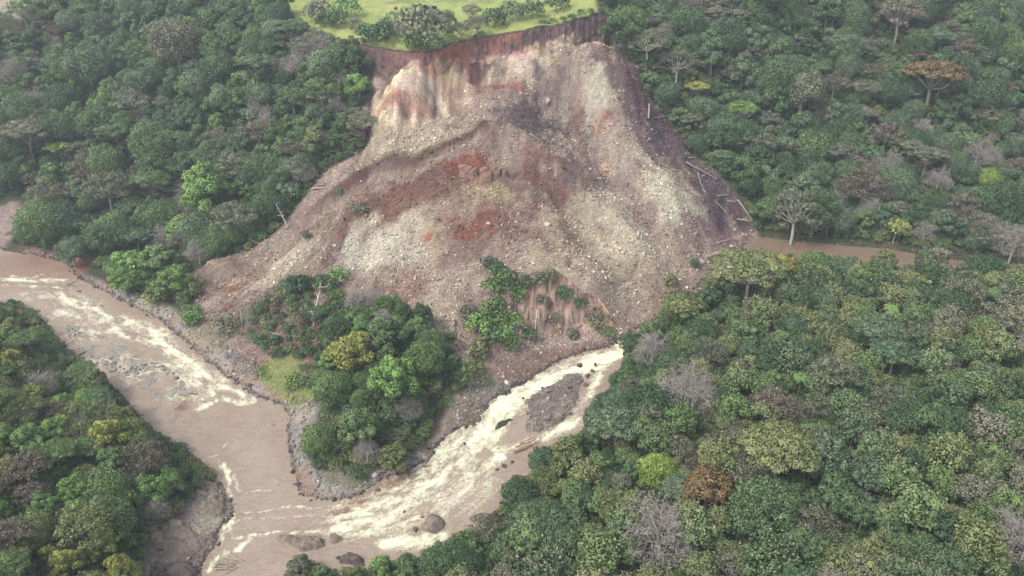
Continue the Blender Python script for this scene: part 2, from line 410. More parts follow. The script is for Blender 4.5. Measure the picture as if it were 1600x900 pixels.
# ------------------------------------------------------------------ colour of the ground: what the soil and rock are, zone by zone
C = np.zeros(X.shape + (3,))
def lay(col, w):
    global C
    w = np.clip(w, 0, 1)[..., None]
    C = C * (1 - w) + np.array(col) * w
K = .74                                            # photograph brightness of the debris -> albedo
def s2a(*c, k=K):
    return tuple(np.array(S2L(*c)) * k)
n1 = fbm(X * .05, Y * .05, 71, 4); n2 = fbm(X * .14, Y * .14, 72, 4); n3 = fbm(X * .5, Y * .5, 73, 3)
st0 = fbm(TH * 20, RR_ * .04, 299, 4, .6)
lay((.045, .05, .028), np.ones(X.shape))            # forest floor
lay((.075, .06, .04), smooth(.0, .25, n2))
soil = smooth(1.0, -1.0, sd_slide + 3 * n2)
lay(s2a(164, 144, 131), soil)
def blob(px, py, rx, ry, col, w=1.0, jag=.6, rot=0.0):
    """an irregular patch of soil; centre and half sizes given where the photograph shows it"""
    c = at(px, py); l = at(px - rx, py); r = at(px + rx, py); u = at(px, py - ry); d = at(px, py + ry)
    ax = abs(r[0] - l[0]) / 2 + .1; ay = abs(u[1] - d[1]) / 2 + .1
    dx = X - c[0]; dy = Y - c[1]
    if rot: cr, sr = math.cos(rot), math.sin(rot); dx, dy = dx * cr + dy * sr, -dx * sr + dy * cr
    q = np.sqrt((dx / ax) ** 2 + (dy / ay) ** 2) + 1.5 * jag * (n2 * 1.6 + n3 * .8 + n1 * 1.5 + st0)
    lay(col, w * smooth(1.3, .6, q) * soil)
def streak(pts, wpx, col, w=1.0, jag=.5):
    P = WP(pts); wm = wpx * slant(P[len(P) // 2]) / FPX
    d, a, s_ = seg_info(X, Y, P, False)
    lay(col, w * smooth(1.2, .5, d / wm + jag * (n2 * 1.6 + n3)) * soil)
TAN = s2a(192, 176, 150); PALE = s2a(203, 192, 168); RED = s2a(142, 102, 88); MAUVE = s2a(126, 106, 104); DARK = s2a(104, 90, 92); ORANGE = s2a(172, 122, 88)
BROWN = s2a(138, 108, 94); GREY = s2a(176, 172, 158); CREAM = s2a(205, 196, 150); PINK = s2a(160, 128, 118)
# large fields
for b_ in [(700, 290, 130, 50, BROWN, .8), (560, 330, 110, 30, BROWN, .5), (780, 350, 130, 40, s2a(146, 112, 98), .6), (900, 180, 90, 60, MAUVE, .75), (830, 190, 60, 30, DARK, .7), (960, 110, 50, 40, MAUVE, .7),
           (960, 240, 50, 60, s2a(170, 150, 140), .7), (900, 280, 60, 50, MAUVE, .6), (1060, 330, 80, 40, s2a(150, 128, 124), .7), (1120, 360, 60, 25, s2a(140, 116, 112), .8),
           (600, 390, 70, 32, PALE, .7), (660, 350, 50, 30, TAN, .5), (560, 400, 50, 30, GREY, .5), (640, 440, 90, 30, s2a(178, 160, 142), .7), (720, 440, 60, 50, s2a(176, 156, 140), .6), (380, 440, 60, 30, TAN, .6), (365, 455, 22, 26, ORANGE, .8), (430, 420, 50, 18, PALE, .7),
           (330, 460, 30, 30, s2a(168, 140, 124), .7), (920, 390, 70, 40, TAN, .6), (960, 440, 60, 40, s2a(182, 166, 146), .8), (1010, 380, 60, 40, TAN, .5), (960, 340, 40, 40, PALE, .6), (1040, 300, 40, 36, TAN, .8), (1060, 320, 26, 20, PALE, .7),
           (900, 150, 40, 40, s2a(178, 164, 148), .6), (940, 150, 30, 40, TAN, .7), (930, 190, 40, 30, GREY, .5), (1000, 220, 40, 40, MAUVE, .5),
           (690, 210, 70, 30, s2a(180, 160, 142), .7), (600, 220, 40, 26, TAN, .8), (640, 220, 50, 20, PALE, .5), (760, 140, 60, 25, PINK, .7), (770, 120, 30, 14, TAN, .7), (530, 262, 40, 16, s2a(178, 158, 142), .7), (500, 300, 50, 20, s2a(176, 156, 142), .7), (440, 370, 50, 20, s2a(166, 146, 134), .6)]:
    blob(*b_)
# streaks of different rock running down with the debris, and darkened gully floors
st1 = fbm(TH * 16, RR_ * .035, 301, 4, .6); st2 = fbm(TH * 24 + 5, RR_ * .05, 302, 4, .6); st3 = fbm(TH * 12 + 9, RR_ * .03, 303, 4, .6)
dbz = soil * (1 - np.clip(fc0 := smooth(1.5, -2, sd_face), 0, 1)) * (1 - np.clip(scarp, 0, 1))
lay(s2a(186, 170, 150), dbz * smooth(.06, .26, st1) * .5)
lay(s2a(128, 104, 98), dbz * smooth(.08, .26, st2) * .45)
lay(s2a(150, 112, 98), dbz * smooth(.12, .30, st3) * .45)
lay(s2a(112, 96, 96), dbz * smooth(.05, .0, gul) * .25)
# red soil
for b_ in [(750, 350, 30, 18, RED, .9), (770, 362, 20, 10, s2a(150, 106, 90), .8), (700, 345, 24, 8, RED, .6), (840, 240, 40, 20, s2a(158, 122, 106), .8), (860, 290, 30, 26, s2a(152, 116, 102), .6), (890, 340, 16, 30, RED, .5), (640, 300, 40, 12, s2a(140, 108, 96), .7), (700, 265, 50, 12, s2a(132, 104, 94), .7), (665, 370, 10, 7, s2a(180, 108, 78), .8),
           (750, 262, 45, 18, s2a(150, 102, 84), .8), (780, 300, 24, 16, CREAM, .5), (740, 300, 18, 14, s2a(178, 160, 132), .6), (938, 185, 16, 16, s2a(158, 114, 98), .9), (950, 205, 10, 16, s2a(190, 160, 140), .8), (945, 268, 9, 8, s2a(190, 150, 120), .9), (820, 270, 60, 50, s2a(136, 110, 102), .4), (1000, 130, 14, 40, s2a(122, 86, 80), .8), (1030, 200, 20, 60, DARK, .6), (1100, 270, 26, 50, DARK, .6), (1080, 225, 20, 40, s2a(120, 94, 92), .8), (1140, 320, 26, 30, DARK, .7), (1020, 150, 16, 30, DARK, .6)]:
    blob(*b_)
# upper scarp: pale buttress, red bands
for b_ in [(640, 150, 66, 60, s2a(182, 162, 142), .75), (610, 130, 30, 40, s2a(150, 128, 122), .6), (720, 130, 40, 40, s2a(176, 152, 132), .6), (800, 105, 60, 22, s2a(176, 160, 144), .6), (1060, 215, 22, 60, s2a(118, 100, 100), .8), (1120, 300, 26, 60, s2a(114, 98, 100), .8), (1005, 140, 16, 50, s2a(118, 100, 100), .7), (1160, 350, 26, 20, s2a(112, 92, 94), .7), (940, 140, 22, 40, s2a(196, 184, 164), .8), (965, 230, 26, 40, s2a(180, 164, 148), .7), (1050, 300, 40, 34, s2a(198, 190, 168), .8), (980, 350, 40, 26, s2a(192, 180, 158), .7), (910, 340, 24, 30, s2a(190, 176, 152), .7), (600, 385, 46, 30, s2a(204, 192, 172), .8), (850, 400, 60, 26, s2a(192, 174, 150), .7), (700, 470, 40, 40, s2a(190, 174, 154), .6)]:
    blob(*b_)
streak([(570, 100), (610, 100), (650, 95)], 14, DARK, .85)
streak([(575, 150), (590, 120), (610, 110)], 18, s2a(136, 118, 116), .8)
streak([(655, 92), (640, 120), (612, 150), (596, 190)], 16, s2a(188, 172, 138), .9)
streak([(660, 90), (665, 125), (690, 160), (700, 185)], 5, s2a(196, 188, 162), .75)
streak([(655, 92), (658, 110), (640, 130)], 5, s2a(196, 188, 162), .7)
streak([(600, 180), (640, 172), (680, 172)], 12, s2a(154, 116, 104), .7)
streak([(580, 200), (600, 175), (620, 172)], 9, s2a(150, 110, 100), .7)
streak([(690, 110), (705, 150), (715, 180)], 12, s2a(164, 134, 116), .7)
streak([(700, 80), (690, 100), (700, 120)], 14, s2a(184, 162, 128), .8)
streak([(730, 70), (735, 95), (742, 120)], 10, s2a(122, 70, 64), .9)
streak([(720, 95), (760, 100), (740, 110)], 12, s2a(112, 86, 86), .6)
streak([(740, 82), (800, 78), (850, 75), (900, 73), (960, 70)], 9, s2a(196, 184, 158), .9)
streak([(830, 80), (850, 100), (870, 90)], 10, TAN, .7)
streak([(835, 100), (842, 118)], 7, DARK, .7)
streak([(760, 128), (815, 127)], 4, s2a(180, 150, 132), .7)
streak([(770, 138), (812, 138)], 6, s2a(158, 112, 98), .7)
streak([(575, 195), (573, 220), (560, 232)], 9, s2a(100, 72, 70), .9)
# head cliff
cl = np.clip(cliff_amp(X) / 6, 0, 1) * smooth(-7.5, -3.5, Y - y_edge(X) + 4 * n2) * (Y - y_edge(X) < 1.1)
redness = np.interp(X, edge_w[:, 0], [0, 0, .2, .3, .5, 1, 1, .9, .7, .3, 0, .1, 0])
cc = np.array(DARK)[None, None] * (1 - redness[..., None]) + np.array(s2a(142, 82, 66))[None, None] * redness[..., None]
wv = (cl * (.75 + .5 * run))[..., None].clip(0, 1)
C = C * (1 - wv) + cc * wv
# turf remnant along the crest of the lower block
lay(s2a(150, 146, 108, k=.6), .75 * soil * smooth(1.5, .5, np.abs(dr_ - .3) + 1.5 * n2) * smooth(55, 70, ar_) * (sr_ > -1))
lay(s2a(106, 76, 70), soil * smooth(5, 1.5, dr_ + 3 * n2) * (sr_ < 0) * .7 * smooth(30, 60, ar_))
# eroded face above the torrent
fc = smooth(1.5, -2, sd_face + 2 * n2)
lay(s2a(164, 145, 132), fc)
lay(s2a(132, 108, 100), fc * smooth(-.02, .2, fbm(X * .3 + n2, Y * .06, 44, 4, .6)) * .85)
lay(s2a(190, 168, 144), fc * smooth(.1, .3, fbm(X * .2, Y * .2, 46, 3)))
toe_w = WP([(800, 590), (850, 560), (900, 545), (940, 535)])
dt, _, _ = seg_info(X, Y, toe_w, False)
lay(s2a(146, 120, 110), smooth(7, 2, dt + 5 * n2) * soil * .6)
# gravel banks, wet margins
grav = smooth(9, 5, sd_r + 4 * n2) * (sd_r > -.5)
upl = smooth(6, 12, Y - np.interp(X, river_poly[:38, 0], river_poly[:38, 1]))
gz = np.array([wpt(a, b) for a, b in [(100, 408), (118, 428), (155, 446), (205, 466), (262, 484), (330, 530), (400, 585), (455, 622), (500, 650), (490, 700), (500, 745), (600, 738), (680, 690), (700, 640), (760, 600), (800, 600), (770, 640), (690, 705), (600, 765), (500, 790), (460, 775), (440, 640), (370, 606), (250, 510), (110, 432)]])
gsd = sdf(X, Y, gz)
gw = smooth(2, -2, gsd + 3 * n2)
lay(s2a(150, 144, 136), gw * (1 - .0))
lay(s2a(170, 156, 140), gw * smooth(0, .2, n2) * .6)
lay(s2a(150, 146, 134), smooth(4, 1, sdb))
lay(s2a(150, 126, 110), gw * smooth(.02, .16, n1 + .5 * n2) * .85); lay((.07, .09, .04), gw * smooth(.12, .24, fbm(X * .09, Y * .09, 88, 3)) * .7)
isl = smooth(2, -1, sdf(X, Y, island_poly))
lay(s2a(120, 108, 102), isl); lay(s2a(148, 136, 126), isl * smooth(0, .2, n3))
shelf_w = np.array([on_plane(a, b, 2.0) for a, b in [(325, 748), (352, 755), (366, 790), (362, 815), (344, 848), (326, 868), (318, 900), (300, 960), (225, 960), (232, 900), (240, 850), (272, 815), (310, 780)]])
sh = smooth(3, -1, sdf(X, Y, shelf_w))
lay(s2a(140, 128, 120), sh); lay(s2a(158, 150, 130), sh * smooth(0, .2, n2)); lay(s2a(112, 92, 90), sh * smooth(0.05, -.2, n2) * .8)
# bare red and grey soil patches in the left valley
for (px, py, rx, ry, col) in [(0, 355, 34, 34, (150, 132, 124)), (60, 398, 60, 8, (140, 112, 104)), (145, 405, 28, 12, (158, 122, 104)), (20, 6, 50, 14, (178, 168, 150)), (120, 420, 20, 8, (150, 112, 98)), (410, 560, 50, 34, (156, 134, 122)), (500, 540, 30, 30, (112, 82, 84)), (430, 480, 60, 40, (120, 104, 94)), (470, 520, 40, 24, (112, 88, 88)), (560, 470, 40, 20, (150, 132, 116)), (340, 520, 50, 30, (150, 138, 116))]:
    c = at(px, py); ax = rx * slant(c) / FPX; ay = abs(at(px, py - ry)[1] - at(px, py + ry)[1]) / 2 + 1
    q = np.hypot((X - c[0]) / ax, (Y - c[1]) / ay) + .8 * n2
    lay(s2a(*col), smooth(1.15, .8, q) * (1 - soil * .5))
reed = np.array([wpt(a, b) for a, b in [(402, 590), (440, 578), (500, 600), (490, 640), (460, 640), (420, 612)]])
lay(s2a(150, 156, 100, k=.5), smooth(2, -1, sdf(X, Y, reed) + 3 * n2))
lay((.10, .075, .055), smooth(1.6, .2, np.abs(sd_r + .2)) * .75 * (sd_b := (sdb > 1)))   # wet margin
mead = WP([(40, 560), (90, 545), (120, 590), (90, 610), (45, 600)])
lay(s2a(118, 148, 62, k=.55), smooth(3, -2, sdf(X, Y, mead)))
# pasture
lay(s2a(176, 186, 110, k=.58), pas_d)
lay(s2a(150, 164, 98, k=.56), pas_d * smooth(-.05, .2, n1))
lay(s2a(196, 194, 138, k=.56), pas_d * smooth(.05, .3, n2) * .6)
lay(s2a(165, 150, 112, k=.56), pas_d * smooth(.28, .4, fbm(X * .02, Y * .09, 77, 4)) * .7)
scw = np.clip(scarp * 1.4, 0, 1)[..., None]
C = C * (1 + scw * np.clip(run * 2.6 + fbm(X * .5, Y * .1, 23, 3) * 1.2, -.55, .6)[..., None])      # runnels: darker in the hollows, lighter on the ribs
deb = (soil * (1 - scw[..., 0]) * (1 - np.clip(fc, 0, 1)))[..., None]
mC = (C * soil[..., None]).sum((0, 1)) / soil.sum()
C = C + (np.clip(mC + (C - mC) * 1.3, .02, .8) - C) * deb
C = C * (1 - .32 * deb)                              # ground darkened, so the gaps between the dusty stones are dark
C = np.clip(C * (1 + .6 * n3[..., None] * soil[..., None]), .004, .8)

# ------------------------------------------------------------------ one ground sheet, split where the soil changes
gm, nt, b = new_mat('ground_soil', .95, .1)
at_n = nd(nt, 'ShaderNodeAttribute', attribute_name='soil_colour')
geo = nd(nt, 'ShaderNodeNewGeometry')
fine = noise(nt, geo.outputs['Position'], 1.4, 5, .65)
mid = noise(nt, geo.outputs['Position'], .35, 4, .6)
v1 = ramp(nt, fine, [(.3, .55), (.5, 1.0), (.7, 1.4)])
v2 = ramp(nt, mid, [(.3, .8), (.7, 1.18)])
c1 = mixc(nt, at_n.outputs['Color'], v1, 1.0, 'MULTIPLY')
c2 = mixc(nt, c1, v2, 1.0, 'MULTIPLY')
nt.links.new(c2, b.inputs['Base Color'])
bump(nt, b, fine, .9, .6)

def tail(a, out):
    r = [a]; s_ = 2.0
    while abs(r[-1] - a) < 2600: r.append(r[-1] + out * s_); s_ *= 1.35
    return r[1:]
fx = np.concatenate([tail(GX0, -1)[::-1], xs, tail(GX1, 1)]); fy = np.concatenate([tail(GY0, -1)[::-1], ys, tail(GY1, 1)])
FX, FY = np.meshgrid(fx, fy)
cxl = np.clip(FX, GX0, GX1); cyl = np.clip(FY, GY0, GY1)
FZ = HF(cxl, cyl)
ins = (FX == cxl) & (FY == cyl)
dist = np.hypot(FX - cxl, FY - cyl)
far_z = 75 + 90 * fbm(FX / 420, FY / 420, 91, 4) + np.clip(FY - 500, 0, 1500) * .05 - np.exp(-((FX * .3 + FY + 40) / 260) ** 2) * 40
FZ = np.where(ins, FZ, FZ + (far_z - FZ) * smooth(0, 260, dist))
ix0 = int(np.argmin(np.abs(fx - GX0))); iy0 = int(np.argmin(np.abs(fy - GY0)))
FZ[iy0:iy0 + len(ys), ix0:ix0 + len(xs)] = HG
FC = np.zeros(FX.shape + (3,)); FC[:] = (.05, .06, .03)
FC[iy0:iy0 + len(ys), ix0:ix0 + len(xs)] = C
clx = np.clip(np.round((FX - GX0) / GS).astype(int), 0, len(xs) - 1); cly = np.clip(np.round((FY - GY0) / GS).astype(int), 0, len(ys) - 1)
near = (~ins) & (dist < 40)
FC[near] = C[cly, clx][near]
zone = np.zeros(FX.shape, int)
zi = np.where(pas_d > .5, 1, np.where(soil > .5, 2, np.where((gw > .5) | (isl > .5) | (sh > .5), 3, np.where(sd_r < 1, 4, 0))))
zone[iy0:iy0 + len(ys), ix0:ix0 + len(xs)] = zi
ny, nx = FX.shape
idx = np.arange(ny * nx).reshape(ny, nx)
Q = np.stack([idx[:-1, :-1], idx[:-1, 1:], idx[1:, 1:], idx[1:, :-1]], -1).reshape(-1, 4)
zq = zone[:-1, :-1].ravel()
Vall = np.stack([FX, FY, FZ], -1).reshape(-1, 3); Call = FC.reshape(-1, 3)
for zk, nm in ((0, 'ground'), (1, 'pasture_ground'), (2, 'landslide_terrain'), (3, 'gravel_bank_ground'), (4, 'river_bed')):
    q = Q[zq == zk]; u, inv = np.unique(q, return_inverse=True)
    o = mesh_np(nm, Vall[u], inv.reshape(-1, 4), gm, cols={'soil_colour': ('POINT', 'FLOAT_COLOR', Call[u])}, smooth_=True)
    tag(o, kind='structure')

# ------------------------------------------------------------------ the bare head cliff, with its turf lip
clf, nt, b = new_mat('cliff_soil', .95, .1)
at_n = nd(nt, 'ShaderNodeAttribute', attribute_name='soil_colour'); geo = nd(nt, 'ShaderNodeNewGeometry')
cn = noise(nt, geo.outputs['Position'], 1.1, 6, .7)
nt.links.new(mixc(nt, at_n.outputs['Color'], ramp(nt, cn, [(.3, .6), (.5, 1), (.7, 1.35)]), 1.0, 'MULTIPLY'), b.inputs['Base Color']); bump(nt, b, cn, 1.0, .5)
cxs = np.arange(edge_w[1, 0] - 2, edge_w[11, 0] + 3, .35); nrow = 34
jit = 2.2 * fbm(cxs * .22, cxs * 0, 401, 4) + .8 * fbm(cxs * 1.3, cxs * 0, 402, 2)
ye = np.array([y_edge(x) for x in cxs]) + jit - .9
ztop = HF(cxs, np.array([y_edge(x) for x in cxs]) + 2.2) + .12
zbot = HF(cxs, ye - 5.0) - 1.0
amp = cliff_amp(cxs)
TT = np.linspace(0, 1, nrow)[:, None]
CXm = np.broadcast_to(cxs, (nrow, len(cxs))).copy()
ZZ = ztop + (zbot - ztop) * TT
rel = fbm(CXm * .16 + 1.2 * fbm(CXm * .1, ZZ * .15, 405, 3), ZZ * .10, 403, 5, .62); rel2 = fbm(CXm * .8, ZZ * .7, 404, 4)
YY = ye - 3.4 * TT ** 1.4 - rel * 2.4 * np.sin(np.clip(TT * 1.3, 0, 1) * math.pi * .5) - rel2 * .9 + .35 * (TT < .04)
redx = np.interp(cxs, edge_w[:, 0], [0, 0, .0, .05, .25, .95, .8, .5, .3, .2, .0, .15, 0])[None] * np.ones((nrow, 1))
redx = np.clip(redx + 1.1 * fbm(CXm * .12, ZZ * .1, 408, 3), 0, 1)[..., None]
pale = (smooth(.55, .8, TT + 1.0 * fbm(CXm * .2, ZZ * .1, 409, 3)) * np.interp(cxs, edge_w[:, 0], [0, 0, .2, .7, .8, .6, .6, .8, .9, .8, .6, .5, 0]))[..., None]
CCl = np.array(s2a(104, 84, 86)) * (1 - redx) + np.array(s2a(150, 98, 82)) * redx
CCl = CCl * (1 - pale) + np.array(s2a(186, 166, 140)) * pale
CCl = CCl * np.clip(1 + .8 * rel[..., None] + 1.0 * rel2[..., None], .55, 1.5)
CCl[:2] = s2a(86, 84, 56, k=.5)
id_ = np.arange(CXm.size).reshape(CXm.shape); okc = (amp > 2.5)
qd = np.stack([id_[1:, :-1], id_[1:, 1:], id_[:-1, 1:], id_[:-1, :-1]], -1)[:, okc[1:] & okc[:-1]].reshape(-1, 4)
u, inv = np.unique(qd, return_inverse=True)
o = mesh_np('head_cliff', np.stack([CXm, YY, ZZ], -1).reshape(-1, 3)[u], inv.reshape(-1, 4), clf, cols={'soil_colour': ('POINT', 'FLOAT_COLOR', np.clip(CCl.reshape(-1, 3)[u], .01, .8))})
tag(o, kind='structure')

# ------------------------------------------------------------------ the eroded bluff above the torrent
rim = np.array([at(a, b) for a, b in [(800, 484), (808, 462), (820, 448), (840, 438), (864, 432), (888, 446), (908, 464), (936, 474), (956, 498), (964, 520)]]); rim[:, 2] += np.array([0, .8, 2.0, 3.0, 3.2, 2.8, 2.2, 2.2, 1.0, 0])
bas = np.array([at(a, b) for a, b in [(796, 536), (806, 550), (824, 552), (844, 552), (866, 550), (888, 545), (910, 541), (934, 537), (952, 534), (964, 528)]]); bas[:, 2] -= .3
nc, nr_ = 110, 44
tt = np.linspace(0, len(rim) - 1, nc); ip = lambda P: np.stack([np.interp(tt, np.arange(len(P)), P[:, k_]) for k_ in range(3)], 1)
RM, BS = ip(rim), ip(bas); sv = np.linspace(0, 1, nr_)[:, None]
arc_ = np.concatenate([[0], np.cumsum(np.linalg.norm(np.diff(RM[:, :2], axis=0), axis=1))])[None] * np.ones((nr_, 1))
BX = RM[None, :, 0] * (1 - sv) + BS[None, :, 0] * sv; BY = RM[None, :, 1] * (1 - sv) + BS[None, :, 1] * sv
BZ = BS[None, :, 2] + (RM[None, :, 2] - BS[None, :, 2]) * (1 - smooth(-.10, .62, sv)) ** 1.0 + 2.4 * (1 - sv) * sv
BZ[0] = RM[:, 2]
rl = fbm(arc_ * .26 + 1.6 * fbm(arc_ * .2, sv * 4, 501, 2), sv * 1.6 + 0 * arc_, 502, 4, .6); rl2 = fbm(arc_ * 1.1, sv * 9 + 0 * arc_, 503, 3)
env = np.sin(np.clip(sv * 1.15, 0, 1) * math.pi) ** .6
rl3 = fbm(BX * .35, BZ * .35, 507, 4); BY = BY - env * (rl * 2.4 + rl3 * 3.0 + rl2 * 1.2); BZ = BZ + rl2 * 1.0 * env
BZ = np.maximum(BZ, HF(BX, BY) + .12 - 1.2 * (sv > .93))
BC = np.array(s2a(158, 136, 122)) * np.ones(BX.shape + (1,))
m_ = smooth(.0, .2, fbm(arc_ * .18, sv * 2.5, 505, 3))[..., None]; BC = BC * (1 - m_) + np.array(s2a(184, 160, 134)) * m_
m_ = (smooth(.06, -.2, rl * .6 + rl3 * .6) * .7)[..., None]; BC = BC * (1 - m_) + np.array(s2a(124, 98, 90)) * m_  # recessed rills darkened: their shade is put into the colour
m_ = (smooth(.2, .0, sv + .5 * rl2) * .7 + 0 * arc_)[..., None]; BC = BC * (1 - m_) + np.array(s2a(122, 96, 86)) * m_  # rim band: darker reddish soil that also stands in for the cut's shade
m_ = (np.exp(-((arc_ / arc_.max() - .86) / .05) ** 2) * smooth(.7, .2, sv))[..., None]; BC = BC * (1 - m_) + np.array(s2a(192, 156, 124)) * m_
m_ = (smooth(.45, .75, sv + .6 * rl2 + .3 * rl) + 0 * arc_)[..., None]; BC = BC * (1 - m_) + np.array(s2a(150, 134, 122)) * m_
id_ = np.arange(BX.size).reshape(BX.shape); qd = np.stack([id_[1:, :-1], id_[1:, 1:], id_[:-1, 1:], id_[:-1, :-1]], -1).reshape(-1, 4)
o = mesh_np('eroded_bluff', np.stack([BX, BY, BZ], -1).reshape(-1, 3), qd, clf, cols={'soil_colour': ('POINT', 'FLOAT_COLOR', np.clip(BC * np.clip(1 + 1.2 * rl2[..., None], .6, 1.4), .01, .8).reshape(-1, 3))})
tag(o, kind='structure')
BLUFF = np.stack([BX, BY, BZ], -1).reshape(-1, 3); bluff_px, bluff_py, _ = project(BLUFF)
def at_bluff(px, py):
    return BLUFF[int(np.argmin(np.hypot(bluff_px - px, bluff_py - py)))].copy()

# ------------------------------------------------------------------ water
wm, nt, b = new_mat('muddy_water', .22, .4)
fa = nd(nt, 'ShaderNodeAttribute', attribute_name='foam')
wc = nd(nt, 'ShaderNodeAttribute', attribute_name='mud_colour')
geo = nd(nt, 'ShaderNodeNewGeometry')
fn = noise(nt, geo.outputs['Position'], 1.5, 6, .72)
mm = nd(nt, 'ShaderNodeMath', operation='MULTIPLY_ADD'); nt.links.new(fn, mm.inputs[0]); mm.inputs[1].default_value = 2.0; mm.inputs[2].default_value = -1.0
ad = nd(nt, 'ShaderNodeMath', operation='ADD'); nt.links.new(fa.outputs['Fac'], ad.inputs[0]); nt.links.new(mm.outputs[0], ad.inputs[1])
ff = ramp(nt, ad.outputs[0], [(.18, 0), (.5, .38), (1.0, 1)])
mpn = nd(nt, 'ShaderNodeMapping'); mpn.inputs['Scale'].default_value = (.16, .3, .2); mpn.inputs['Rotation'].default_value = (0, 0, .5); nt.links.new(geo.outputs['Position'], mpn.inputs['Vector'])
sw = noise(nt, mpn.outputs[0], 1.0, 6, .65, 1.2)
wcol = mixc(nt, wc.outputs['Color'], ramp(nt, sw, [(.3, .84), (.7, 1.14)]), 1.0, 'MULTIPLY')
nt.links.new(mixc(nt, wcol, S2L(212, 213, 182), ff), b.inputs['Base Color'])
nt.links.new(ramp(nt, ff, [(0, .24), (.5, .6)]), b.inputs['Roughness'])
rip = noise(nt, geo.outputs['Position'], .7, 4, .6, .6)
ra2 = nd(nt, 'ShaderNodeMath', operation='ADD'); nt.links.new(fn, ra2.inputs[0]); nt.links.new(rip, ra2.inputs[1])
bump(nt, b, ra2.outputs[0], .8, .35)

